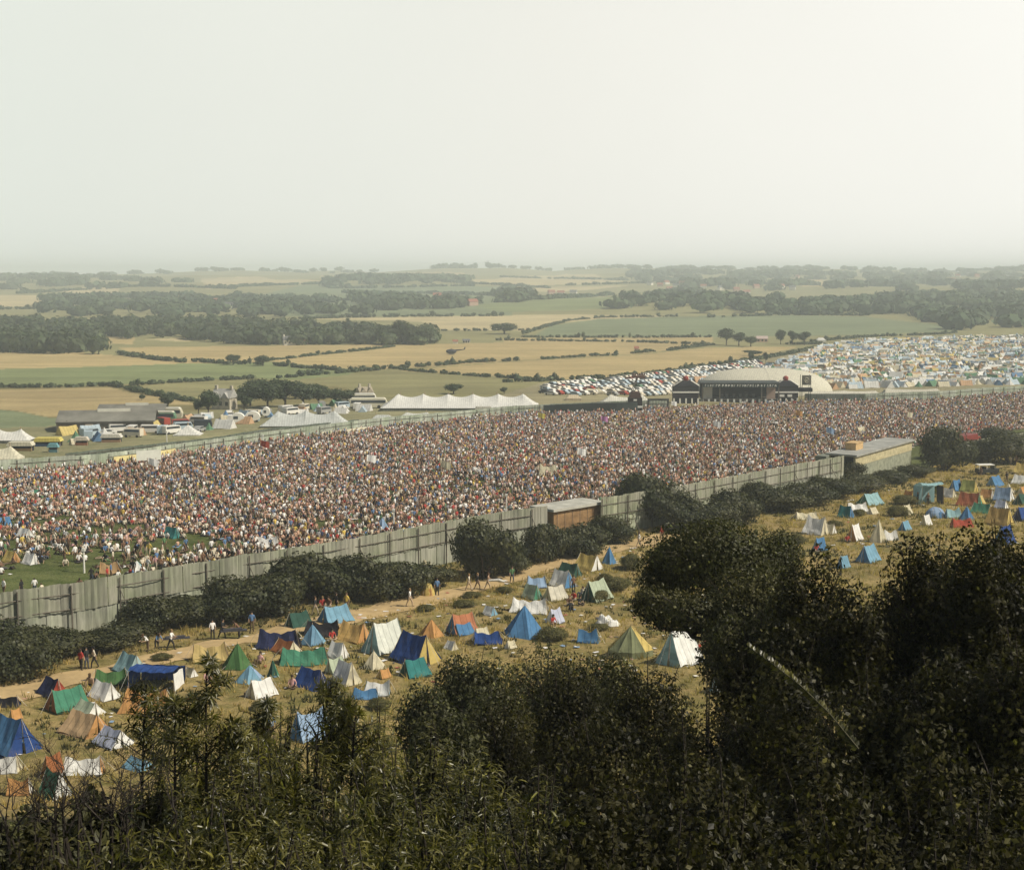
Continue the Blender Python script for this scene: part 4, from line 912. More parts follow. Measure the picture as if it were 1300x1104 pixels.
for i, (x0, x1, y0, y1, yw, c1, c2, lab) in enumerate([
 (1140, 1160, 640, 654, 30, CR, W_, 'small cream tent left of the pale blue dome'), (1196, 1214, 619, 632, -30, W_, CR, 'small white tent below the left blue ridge tent'), (1146, 1162, 622, 634, -28, OG, YE, 'small orange tent left of the pale blue awning'),
 (1236, 1252, 628, 641, 30, YE, W_, 'small yellow tent between the red and small orange ones'), (1290, 1306, 617, 628, 30, OG, CR, 'orange tent at the right edge between white and green'), (1045, 1062, 664, 678, -30, CR, W_, 'small cream tent beside the white sagging one'),
 (1140, 1158, 660, 674, 28, LB, SB, 'light blue tent behind the highest right bush'), (1100, 1116, 643, 653, 20, CR, W_, 'tiny cream tent near the cyan and green one'), (1262, 1280, 634, 646, -28, LI, W_, 'small lilac tent above the tan orange one'),
 (563, 582, 812, 826, -30, W_, CR, 'small white tent behind the bushes right of the teal one'), (478, 497, 848, 862, 30, OG, YE, 'small orange tent left of the teal ridge tent'), (612, 632, 768, 782, -28, W_, LB, 'small white tent behind the low deep blue one'),
 (232, 252, 846, 860, -20, CR, W_, 'small cream tent right of the royal blue awning'), (700, 716, 800, 812, 30, YE, OG, 'little yellow tent above the fine leaved bushes'), (322, 340, 868, 880, 0, OG, RU, 'little orange tent beside the white one'), (640, 656, 812, 824, 20, CR, W_, 'little cream tent below the large blue pyramid')]): tent('ridge', x0, x1, y0, y1, yw, c1, c2, lab)
AT = [
 ('ridge', 114, 132, 606, 621, -10, YE, YE, 'yellow ridge tent in the crowd at upper left'), ('ridge', 85, 99, 609, 618, 0, SG, DG, 'small green tent in the crowd left of the yellow one'),
 ('ridge', 102, 114, 611, 620, 0, W_, W_, 'small white tent between the green and yellow ones in the crowd'), ('ridge', -6, 11, 619, 630, 0, SG, SG, 'green tent in the crowd at the left edge'),
 ('tarp', -5, 15, 627, 636, 0, OG, OG, 'orange low tent in the crowd at the left edge'), ('ridge', 36, 51, 621, 631, 0, SG, DG, 'dark green tent in the crowd near the left edge'),
 ('pyramid', 57, 73, 639, 652, 0, W_, W_, 'small white pyramid tent in the crowd'), ('ridge', -4, 16, 655, 668, 0, SB, PB, 'blue tent in the crowd at the left edge'),
 ('ridge', 19, 44, 669, 684, -12, W_, W_, 'white sagging ridge tent in the crowd at left'), ('ridge', 206, 231, 668, 684, -8, TL, TL, 'teal ridge tent on the arena grass'),
 ('ridge', 281, 295, 658, 670, 0, OG, OG, 'small orange tent in the crowd'), ('ridge', 2, 27, 698, 715, -8, YE, OG, 'golden yellow ridge tent on the arena grass at left'),
 ('ridge', 27, 51, 701, 717, -12, W_, W_, 'white ridge tent right of the golden yellow one'), ('tarp', 127, 152, 712, 729, 4, (.55, .36, .18), OG, 'peach orange windbreak tent close behind the fence'),
 ('pyramid', 160, 188, 711, 728, 0, W_, CYN, 'white draped canopy close behind the fence'), ('pyramid', 474, 497, 656, 676, 0, PB, LB, 'pale blue pyramid tent just behind the fence'),
 ('tarp', 449, 466, 674, 682, 0, CR, OG, 'cream low tent behind the fence beside the blue pyramid'), ('tarp', 323, 354, 679, 697, 0, W_, W_, 'white low tent behind the fence beside a post'),
 ('ridge', 288, 302, 609, 619, 0, SG, TL, 'teal green tent in the dense crowd'), ('ridge', 1084, 1100, 541, 552, 0, CR, CR, 'cream tent in the dense crowd at right'),
 ('tarp', 684, 708, 588, 606, 0, CR, W_, 'cream cloth shelter in the dense crowd below the lighting tower'), ('tarp', 600, 622, 592, 603, 0, W_, CR, 'white cloth shelter in the dense crowd'),
]
for t in AT: tent(*t, group='tents inside the arena')

# ------------------------------------------------------------------ vehicles
def car_mesh(name, kind):
    m = MB()
    if kind == 'car':
        m.prism([(-2.05, .35), (2.05, .35), (2.1, .75), (1.1, .88), (.65, 1.35), (-1.0, 1.38), (-1.6, .9), (-2.1, .82)], -.78, .78, 0)
        m.prism([(-1.5, .92), (1.0, .92), (.6, 1.29), (-.98, 1.31)], -.80, .80, 1); m.box((.70, -.66, .93), (1.02, .66, 1.15), 1)
        ws = ((-1.3, .78), (1.3, .78))
    else:
        m.prism([(-2.1, .4), (2.1, .4), (2.1, 1.2), (1.75, 1.95), (-2.1, 2.0)], -.85, .85, 0); m.prism([(-1.9, 1.3), (1.85, 1.3), (1.6, 1.78), (-1.9, 1.8)], -.87, .87, 1); m.box((1.6, -.7, 1.3), (2.0, .7, 1.65), 1)
        ws = ((-1.35, .85), (1.35, .85))
    for x, y in ws:
        for s in (-1, 1): m.tube([(x, s*(y-.12), .32), (x, s*(y+.05), .32)], .32, 9, 2)
    return m.build(name, [PAINT, GLASS, RUBBER], link=False).data
CARM, VANM = car_mesh('parked_car', 'car'), car_mesh('parked_van', 'van')
CCOL = [('white', (.68, .66, .60)), ('cream', (.60, .54, .42)), ('pale blue', (.38, .46, .50)), ('grey', (.30, .30, .28)), ('dark', (.04, .05, .06)), ('red', (.34, .06, .04)), ('green', (.10, .20, .12))]
def rpoly(n, poly_px, dmin=0, rg=rng):
    W = hit([q[0] for q in poly_px], [q[1] for q in poly_px])[:, :2]; lo, hi = W.min(0), W.max(0); out = []
    while len(out) < n:
        P = rg.uniform(lo, hi, (n*4+50, 2)); P = P[inpoly(P[:, 0], P[:, 1], W)]; out += P.tolist()
    return np.array(out[:n])
def spaced(poly_px, step, jit, ang=0.0, rg=rng):
    W = hit([q[0] for q in poly_px], [q[1] for q in poly_px])[:, :2]; c = W.mean(0); ca, sa = math.cos(ang), math.sin(ang); Rm = np.array([[ca, -sa], [sa, ca]])
    Q = (W-c)@Rm; lo, hi = Q.min(0), Q.max(0); gx, gy = np.meshgrid(np.arange(lo[0], hi[0], step[0]), np.arange(lo[1], hi[1], step[1]))
    P = np.stack([gx.ravel(), gy.ravel()], 1)+rg.uniform(-jit, jit, (gx.size, 2)); P = P@Rm.T+c
    return P[inpoly(P[:, 0], P[:, 1], W)]
def put(me, name, x, y, rz, col, label, cat, group, sc=1.0):
    o = bpy.data.objects.new(name, me); COL.objects.link(o); o.location = (x, y, float(terrain(x, y))); o.rotation_euler = (0, 0, rz); o.scale = (sc,)*3
    setcol(o, col); return tag(o, label, cat, group)
CARFIELD = [(688, 503), (690, 489), (740, 483), (800, 480), (850, 474), (905, 466), (960, 458), (975, 470), (905, 482), (852, 486), (850, 503)]
C_ = spaced(CARFIELD, (2.9, 6.6), .5, .9); rng.shuffle(C_)
C_ = C_[:290]
for x, y in C_:
    nm, c = CCOL[int(rng.choice(7, p=[.42, .2, .1, .1, .07, .06, .05]))]
    put(CARM, 'parked_car', x, y, .9+math.pi/2+rng.normal()*.08, c, f'{nm} car parked in the rows left of the stage', 'car', 'cars parked behind the back fence')
# big recognisable vehicles
p = hit1(1253, 602); r = thing('jeep', 'dark open jeep with a white roof beside the right hand tents', 'jeep', p, .15); s_ = 25/pxm(p)/4.2
for nm, a, b_, mt in (('body', (-2.1, -.8, .45), (2.1, .8, 1.15), plain('jeep_dark', (.03, .035, .035), .4)), ('white_roof', (-2.15, -.85, 1.85), (1.1, .85, 1.98), WHITEP), ('windscreen', (1.0, -.75, 1.15), (1.08, .75, 1.82), GLASS), ('seat', (-.9, -.7, 1.1), (-.5, .7, 1.5), DARK)):
    MB().box(a, b_).build(nm, mt, r)
for x in (-1.3, 1.35):
    for y in (-.8, .8): MB().tube([(x, y-.1, .4), (x, y+.1, .4)], .4, 10).build('wheel', RUBBER, r)
for x in (-2.05, -.5): MB().box((x, -.82, 1.1), (x+.08, -.75, 1.9)).box((x, .75, 1.1), (x+.08, .82, 1.9)).build('roof_post', WHITEP, r)
r.scale = (max(s_, .9),)*3
a_, c_ = fdir(1228); q = hit1(1228, 551, 3.2)
r = thing('lorry', 'dark red lorry parked against the fence at right', 'lorry', q, a_)
MB().box((-4, -1.2, .9), (2.2, 1.2, 3.2)).build('red_body', plain('lorry_red', (.20, .035, .025), .5), r); MB().prism([(2.3, .7), (4.1, .7), (4.1, 1.6), (3.5, 2.6), (2.3, 2.6)], -1.1, 1.1).build('cab', plain('lorry_cab', (.25, .05, .03), .4), r)
MB().box((2.9, -1.13, 1.6), (3.5, -1.1, 2.3)).build('window', GLASS, r)
for x in (-2.9, 3.1):
    for y in (-1.1, 1.1): MB().tube([(x, y-.15, .5), (x, y+.15, .5)], .5, 10).build('wheel', RUBBER, r)
p = hit1(1048, 596); r = thing('truck', 'grey green box truck parked below the fence at right', 'truck', hit1(1048, 594), fdir(1048)[0])
MB().box((-2.4, -1, .7), (1.2, 1, 2.4)).build('box_body', plain('truck_grey', (.16, .17, .13), .6), r); MB().prism([(1.3, .6), (2.6, .6), (2.5, 1.3), (2.1, 1.9), (1.3, 1.9)], -.95, .95).build('cab', plain('truck_cab', (.22, .23, .18), .5), r)
MB().box((1.5, -.98, 1.25), (2.1, -.955, 1.75)).build('window', GLASS, r)
for x in (-1.6, 1.7):
    for y in (-.9, .9): MB().tube([(x, y-.12, .4), (x, y+.12, .4)], .4, 10).build('wheel', RUBBER, r)
for px, py, c1, c2, lab in ((196, 537, (.12, .22, .13), (.55, .53, .42), 'green coach with a pale roof beside the barn'), (205, 532, (.50, .46, .34), (.6, .58, .48), 'cream coach behind the green one'),
                            (468, 518, (.62, .58, .44), (.7, .66, .5), 'cream lorry beside the grey marquee'), (455, 512, (.66, .63, .5), (.7, .68, .6), 'long white lorry near the gabled house')):
    p = hit1(px, py); r = thing('coach', lab, 'coach', p, .05); Lc = 5.2
    setcol(MB().prism([(-Lc, .5), (Lc, .5), (Lc+.15, 1.6), (Lc-.3, 2.7), (-Lc, 2.7)], -1.2, 1.2).build('body', PAINT, r), c1); setcol(MB().prism([(-Lc+.1, 2.7), (Lc-.3, 2.7), (Lc-.7, 3.0), (-Lc+.4, 3.0)], -1.15, 1.15).build('roof', PAINT, r), c2)
    MB().box((-Lc+.3, -1.23, 1.6), (Lc-.3, -1.2, 2.4)).build('window', GLASS, r)
    for x in (-3, 3): MB().tube([(x, -1.25, .5), (x, 1.25, .5)], .5, 8).build('wheel', RUBBER, r)
for px, py, w_, lab in ((302, 538, 18, 'round white caravan at the left of a pair'), (321, 536, 19, 'round white caravan at the right of a pair'), (338, 530, 10, 'small white caravan by the grove')):
    p = hit1(px, py); s = pxm(p); L = w_/s/2; r = thing('caravan', lab, 'caravan', p, .1)
    MB().prism([(L*math.cos(a)*1.0, 1.3+1.5*math.sin(a) if math.sin(a) > 0 else 1.3+.8*math.sin(a)) for a in np.linspace(0, 2*math.pi, 17)[:-1]], -1.1, 1.1).build('shell', WHITEP, r)
    MB().box((-L*.55, -1.13, 1.3), (L*.1, -1.09, 2.0)).build('window', GLASS, r); MB().tube([(0, -1.1, .3), (0, 1.1, .3)], .3, 8).build('wheel', RUBBER, r)
LEFTCAMP = [(82, 566), (84, 548), (150, 545), (215, 536), (260, 530), (330, 521), (440, 514), (470, 520), (464, 524), (400, 526), (332, 530), (325, 538), (262, 548), (210, 552), (150, 558)]
L_ = spaced(LEFTCAMP, (5.2, 6.2), 1.7, .2)
SMALLT = {}
def small_tent(hw=1.1, h=1.5, L=1.6):
    V = [(-L, -hw, 0), (L, -hw, 0), (L, hw, 0), (-L, hw, 0), (-L*.98, 0, h), (0, 0, h*.9), (L*.98, 0, h), (0, -hw*.9, .1), (0, hw*.9, .1)]
    return mk('small_ridge_tent', V, [(0, 7, 5, 4), (7, 1, 6, 5), (2, 8, 5, 6), (8, 3, 4, 5), (0, 4, 3), (1, 2, 6)], CANVAS, link=False).data
def small_pyr():
    V = [(1.5*math.cos(a), 1.5*math.sin(a), 0) for a in np.arange(6)*math.pi/3]+[(.6*math.cos(a), .6*math.sin(a), .9) for a in np.arange(6)*math.pi/3]+[(0, 0, 1.9)]
    return mk('small_pyramid_tent', V, [(k, (k+1) % 6, 6+(k+1) % 6, 6+k) for k in range(6)]+[(6+k, 6+(k+1) % 6, 12) for k in range(6)], CANVAS, link=False).data
ST, SPY = small_tent(), small_pyr()
TCOL = [('white', (.70, .69, .64), .30), ('cream', (.62, .56, .40), .20), ('pale blue', (.46, .55, .60), .16), ('blue', (.14, .25, .40), .05), ('orange', (.58, .38, .22), .10), ('yellow', (.60, .48, .18), .04), ('green', (.12, .24, .14), .07), ('brown', (.26, .16, .09), .05)]
TP = np.array([t[2] for t in TCOL]); TP /= TP.sum()
for x, y in L_:
    k = int(rng.choice(8, p=TP)); nm, c = TCOL[k][:2]; q = rng.random()
    if q < .30: nm, c = CCOL[int(rng.choice(7, p=[.42, .2, .1, .1, .07, .06, .05]))]; put(VANM, 'parked_van', x, y, rng.uniform(0, 3), c, f'{nm} van parked among the service tents at left', 'van', 'vans parked behind the left back fence')
    elif q < .50: nm, c = CCOL[int(rng.choice(7, p=[.42, .2, .1, .1, .07, .06, .05]))]; put(CARM, 'parked_car', x, y, rng.uniform(0, 3), c, f'{nm} car parked among the service tents at left', 'car', 'cars parked behind the left back fence')
    elif q < .85: put(ST, 'ridge_tent', x, y, rng.uniform(0, 3), c, f'small {nm} ridge tent in the service camp at left', 'tent', 'small tents behind the left back fence', rng.uniform(.9, 1.5))
    else: put(SPY, 'pyramid_tent', x, y, rng.uniform(0, 3), c, f'small {nm} pyramid tent in the service camp at left', 'tent', 'small tents behind the left back fence', rng.uniform(.9, 1.4))
# far campsite on the right slope
CAMP = [(848, 489), (905, 480), (975, 466), (1020, 452), (1045, 440), (1100, 433), (1200, 430), (1330, 427), (1330, 487), (1190, 491), (1060, 494), (1030, 494), (880, 486)]
T_ = spaced(CAMP, (3.5, 4.3), 1.3, .35); px_, py_, dp_ = proj(np.stack([T_[:, 0], T_[:, 1], terrain(T_[:, 0], T_[:, 1])], 1))
g_ = np.sin(T_[:, 0]*.045+T_[:, 1]*.02)*np.sin(T_[:, 1]*.05); T_ = T_[(rng.random(len(T_)) > .10) & (g_ > -.93)]
T_ = T_[np.argsort(T_[:, 1])]
for x, y in T_[:290]:
    k = int(rng.choice(8, p=TP)); nm, c = TCOL[k][:2]; rd = rng.random() < .75
    put(ST if rd else SPY, 'ridge_tent' if rd else 'pyramid_tent', x, y, rng.uniform(0, 3.1), c, f'small {nm} {"ridge" if rd else "pyramid"} tent packed in the far campsite', 'tent', 'tents of the far campsite', rng.uniform(.9, 1.6))
def gn_scatter(name, pts, rots, scl, idx_, meshes, label=None):
    col = bpy.data.collections.new(name+'_kinds')
    for i, me in enumerate(meshes): col.objects.link(bpy.data.objects.new('kind_%02d' % i, me))
    me = bpy.data.meshes.new(name); me.vertices.add(len(pts)); me.vertices.foreach_set('co', np.asarray(pts, np.float32).ravel())
    for nm, ty, arr in (('rot', 'FLOAT_VECTOR', np.asarray(rots, np.float32)), ('scl', 'FLOAT', np.asarray(scl, np.float32)), ('kidx', 'INT', np.asarray(idx_, np.int32))):
        a = me.attributes.new(nm, ty, 'POINT'); a.data.foreach_set('vector' if ty == 'FLOAT_VECTOR' else 'value', arr.ravel())
    o = bpy.data.objects.new(name, me); COL.objects.link(o)
    ng = bpy.data.node_groups.new(name, 'GeometryNodeTree'); ng.interface.new_socket('Geometry', in_out='INPUT', socket_type='NodeSocketGeometry'); ng.interface.new_socket('Geometry', in_out='OUTPUT', socket_type='NodeSocketGeometry')
    n = ng.nodes; gi, go, ip, ci = n.new('NodeGroupInput'), n.new('NodeGroupOutput'), n.new('GeometryNodeInstanceOnPoints'), n.new('GeometryNodeCollectionInfo')
    ci.inputs['Collection'].default_value = col; ci.inputs['Separate Children'].default_value = True; ci.inputs['Reset Children'].default_value = True
    at = {}
    for nm, ty in (('rot', 'FLOAT_VECTOR'), ('scl', 'FLOAT'), ('kidx', 'INT')):
        q = n.new('GeometryNodeInputNamedAttribute'); q.data_type = ty; q.inputs['Name'].default_value = nm; at[nm] = q.outputs['Attribute']
    l = ng.links.new; l(gi.outputs[0], ip.inputs['Points']); l(ci.outputs[0], ip.inputs['Instance']); ip.inputs['Pick Instance'].default_value = True
    l(at['kidx'], ip.inputs['Instance Index']); l(at['rot'], ip.inputs['Rotation']); l(at['scl'], ip.inputs['Scale']); l(ip.outputs[0], go.inputs[0])
    o.modifiers.new('scatter', 'NODES').node_group = ng; return tag(o, kind='stuff')
FARCANVAS = objcolor('far_tent_canvas', .85, .2, .1, .5, [(t[2], t[1]) for t in TCOL])
def remat(me, mapping):
    m = me.copy()
    for i, s in enumerate(m.materials):
        if s in mapping: m.materials[i] = mapping[s]
    return m
Q = T_[290:]; n = len(Q)
gn_scatter('far_campsite', np.stack([Q[:, 0], Q[:, 1], terrain(Q[:, 0], Q[:, 1])], 1), np.stack([np.zeros(n), np.zeros(n), rng.uniform(0, 3.1, n)], 1), rng.uniform(.9, 1.6, n), rng.choice(3, n, p=[.62, .3, .08]),
           [remat(ST, {CANVAS: FARCANVAS}), remat(SPY, {CANVAS: FARCANVAS}), remat(CARM, {PAINT: FARCANVAS})])
print('far tents', len(T_), 'cars', len(C_), 'leftcamp', len(L_))

# ------------------------------------------------------------------ people
def person_mesh(name, J, E, lab, shirt):
    """J {joint: (x, y, z, r)}, E edges; one continuous skinned surface, faces take the material of their nearest bone"""
    names = list(J); me = bpy.data.meshes.new('t'); me.from_pydata([J[n_][:3] for n_ in names], [(names.index(a), names.index(b)) for a, b in E], [])
    o = bpy.data.objects.new('t', me); COL.objects.link(o); sk = o.modifiers.new('s', 'SKIN'); sk.use_smooth_shade = True
    for i, n_ in enumerate(names): v = me.skin_vertices[0].data[i]; v.radius = (J[n_][3],)*2 if len(J[n_]) == 4 else J[n_][3:5]; v.use_root = (n_ == 'pelvis')
    ss = o.modifiers.new('d', 'SUBSURF'); ss.levels = ss.render_levels = 1
    bpy.context.view_layer.update(); ev = o.evaluated_get(bpy.context.evaluated_depsgraph_get()); out = bpy.data.meshes.new_from_object(ev); bpy.data.objects.remove(o)
    for m in (SKIN, shirt, TROUSER, SHOE, HAIRM): out.materials.append(m)
    segs = [(np.array(J[a][:3]), np.array(J[b][:3]), lab.get((a, b), lab.get(b, 0))) for a, b in E]
    hd = np.array(J['head'][:3])
    for p in out.polygons:
        c = np.array(p.center); best = 9; mi = 0
        for a, b, m in segs:
            ab = b-a; t = np.clip(np.dot(c-a, ab)/max(np.dot(ab, ab), 1e-9), 0, 1); d = np.linalg.norm(c-a-ab*t)
            if d < best: best = d; mi = m
        if np.linalg.norm(c-hd) < .19 and mi == 0 and (c[2] > hd[2]+.03 or (c[1] > hd[1]+.015 and c[2] > hd[2]-.16)): mi = 4
        p.material_index = mi; p.use_smooth = True
    out.name = name; return out
def skeleton(pose):
    J = {}; rd = dict(pelvis=.15, waist=.13, chest=.155, neck=.06, head=.10, crown=.075, nose=.02)
    if pose in ('sit', 'sit2'):
        b = .10; ln = .12 if pose == 'sit' else -.12
        J = {'pelvis': (0, 0, b+.08, .16), 'waist': (0, -.02, b+.28, .13), 'chest': (0, -ln*.5-.04, b+.50, .165), 'neck': (0, -ln*.9-.04, b+.66, .06), 'head': (0, -ln-.06, b+.80, .10), 'crown': (0, -ln-.05, b+.88, .075)}
        for s, n_ in ((-1, 'l'), (1, 'r')):
            J['hip'+n_] = (s*.13, -.06, b+.06, .11)
            if pose == 'sit': J['knee'+n_] = (s*.36, -.38, b+.12, .075); J['ankle'+n_] = (s*-.02, -.52, b+.0, .05); J['toe'+n_] = (s*-.14, -.56, b-.02, .04)
            else: J['knee'+n_] = (s*.13, -.42, b+.42, .075); J['ankle'+n_] = (s*.12, -.62, b-.0, .05); J['toe'+n_] = (s*.13, -.76, b-.04, .04)
            J['sho'+n_] = (s*.20, -ln*.6-.03, b+.56, .07); J['elb'+n_] = (s*.30, -.16 if pose == 'sit' else .12, b+.30, .048)
            J['wri'+n_] = (s*.24, -.36 if pose == 'sit' else .28, b+.20 if pose == 'sit' else b-.02, .034); J['han'+n_] = (s*.20, -.43 if pose == 'sit' else .34, b+.17 if pose == 'sit' else b-.05, .035)
    elif pose == 'lie':
        J = {'pelvis': (0, 0, .16, .15), 'waist': (0, .20, .15, .13), 'chest': (0, .42, .17, .15), 'neck': (0, .58, .17, .06), 'head': (0, .72, .17, .10), 'crown': (0, .80, .17, .075)}
        for s, n_ in ((-1, 'l'), (1, 'r')):
            J['hip'+n_] = (s*.12, -.05, .14, .10); J['knee'+n_] = (s*.16, -.48, .22 if s < 0 else .10, .07); J['ankle'+n_] = (s*.15, -.90, .08, .05); J['toe'+n_] = (s*.17, -1.0, .14, .04)
            J['sho'+n_] = (s*.20, .48, .15, .07); J['elb'+n_] = (s*.38, .34, .08, .048); J['wri'+n_] = (s*.36, .10, .07, .034); J['han'+n_] = (s*.34, .02, .06, .035)
    else:
        lean = {'stand': 0, 'walk': .06, 'bend': .42, 'carry': .12, 'squat': .25}[pose]; hz_ = .93 if pose != 'squat' else .38
        def up(h): return (0, -lean*(h-hz_)/.75*(1 if pose != 'bend' else 1.3), hz_+(h-hz_)*(1 if pose != 'bend' else .72))
        if pose == 'squat':
            def up(h): return (0, -.25*h, .38+h)
            hs = (0, .20, .42, .56, .69, .77)
            J['pelvis'] = (0, .08, .36, .15)
        else:
            hs = None; J['pelvis'] = (0, 0, .93, .14)
        L = [('waist', 1.10, .115), ('chest', 1.34, .155), ('neck', 1.50, .06), ('head', 1.63, .098), ('crown', 1.71, .075)]
        for i, (n_, h, r_) in enumerate(L): J[n_] = (*(up(h) if hs is None else up(hs[i+1])), r_)
        st_ = .24 if pose in ('walk', 'carry') else .05
        ch = J['chest']
        for s, n_ in ((-1, 'l'), (1, 'r')):
            if pose == 'squat': J['hip'+n_] = (s*.12, .04, .33, .11); J['knee'+n_] = (s*.2, -.36, .44, .075); J['ankle'+n_] = (s*.15, -.14, .09, .05); J['toe'+n_] = (s*.17, -.3, .04, .04)
            else: J['hip'+n_] = (s*.10, 0, .88, .105); J['knee'+n_] = (s*.11, -s*st_*.8-.03, .49, .07); J['ankle'+n_] = (s*.12, -s*st_*1.2+.05*(st_ > .1), .09, .048); J['toe'+n_] = (s*.14, -s*st_*1.2-.15, .04, .04)
            J['sho'+n_] = (s*.19, ch[1], ch[2]+.07, .065)
            if pose in ('carry', 'bend', 'squat'): J['elb'+n_] = (s*.26, ch[1]-.12, ch[2]-.20, .046); J['wri'+n_] = (s*.16, ch[1]-.38, ch[2]-.24, .033); J['han'+n_] = (s*.13, ch[1]-.46, ch[2]-.22, .035)
            else: J['elb'+n_] = (s*.27, ch[1]+s*st_*.5, ch[2]-.22, .046); J['wri'+n_] = (s*.26, ch[1]+s*st_*.9-.06, ch[2]-.46, .033); J['han'+n_] = (s*.25, ch[1]+s*st_*.9-.09, ch[2]-.55, .035)
    E = [('pelvis', 'waist'), ('waist', 'chest'), ('chest', 'neck'), ('neck', 'head'), ('head', 'crown')]
    for n_ in 'lr': E += [('pelvis', 'hip'+n_), ('hip'+n_, 'knee'+n_), ('knee'+n_, 'ankle'+n_), ('ankle'+n_, 'toe'+n_), ('chest', 'sho'+n_), ('sho'+n_, 'elb'+n_), ('elb'+n_, 'wri'+n_), ('wri'+n_, 'han'+n_)]
    return J, E
LABM = {'waist': 1, 'chest': 1, 'neck': 1, 'head': 0, 'crown': 0}
for n_ in 'lr': LABM.update({'hip'+n_: 2, 'knee'+n_: 2, 'ankle'+n_: 2, 'toe'+n_: 3, 'sho'+n_: 1, 'elb'+n_: 1, 'wri'+n_: 0, 'han'+n_: 0})
POSES = ['sit', 'sit2', 'lie', 'stand', 'walk', 'bend', 'carry', 'squat']
PM = {}
for p_ in POSES: J, E = skeleton(p_); PM[p_] = person_mesh('person_'+p_, J, E, LABM, CLOTH)
BARE = {}
for p_ in ('sit', 'sit2', 'stand', 'walk', 'carry'):
    m = PM[p_].copy(); m.materials[1] = SKIN; BARE[p_] = m
HC = {p_: skeleton(p_)[0]['head'] for p_ in POSES}
CN = [('white', (.72, .70, .66)), ('cream', (.60, .53, .40)), ('brown', (.18, .10, .06)), ('denim blue', (.10, .18, .32)), ('black', (.02, .02, .02)), ('red', (.42, .05, .04)), ('yellow', (.60, .44, .10)), ('pink', (.55, .32, .30)), ('green', (.10, .20, .09))]
CD = dict(CN)
def person(px, py, pose, colname, label, face=0.0, bare=False, group=None, hair=True, sc=1.0, held=None):
    p = hit1(px, py); r = thing('person', label, 'person', p, face, group); r.scale = (sc,)*3
    b = bpy.data.objects.new('body', (BARE[pose] if bare and pose in BARE else PM[pose])); COL.objects.link(b); b.parent = r; setcol(b, CD.get(colname, (.3, .3, .3)))
    if hair:
        h = HC[pose]; dz = .045 if pose != 'lie' else 0; dy = .035 if pose != 'lie' else .06
        m = MB().ball((h[0], h[1]+dy, h[2]+dz), (.118, .115, .125), nu=9, nv=6, z0=-.75); m.ball((h[0], h[1]+dy+.045, h[2]-.06), (.10, .06, .13), nu=7, nv=5, z0=-.9); m.build('hair', HAIRM, r, smooth=True)
        f = MB().ball((h[0], h[1]-.098, h[2]-.01), (.016, .022, .028), nu=5, nv=4).ball((h[0]-.035, h[1]-.088, h[2]+.015), (.013, .01, .008), 1, 5, 3).ball((h[0]+.035, h[1]-.088, h[2]+.015), (.013, .01, .008), 1, 5, 3).ball((h[0], h[1]-.088, h[2]-.055), (.028, .012, .008), 2, 5, 3)
        f.build('face', [SKIN, DARK, plain('lips', (.35, .13, .1))] if 'lips' not in bpy.data.materials else [SKIN, DARK, bpy.data.materials['lips']], r)
    return r
G1 = 'people outside the corrugated fence'
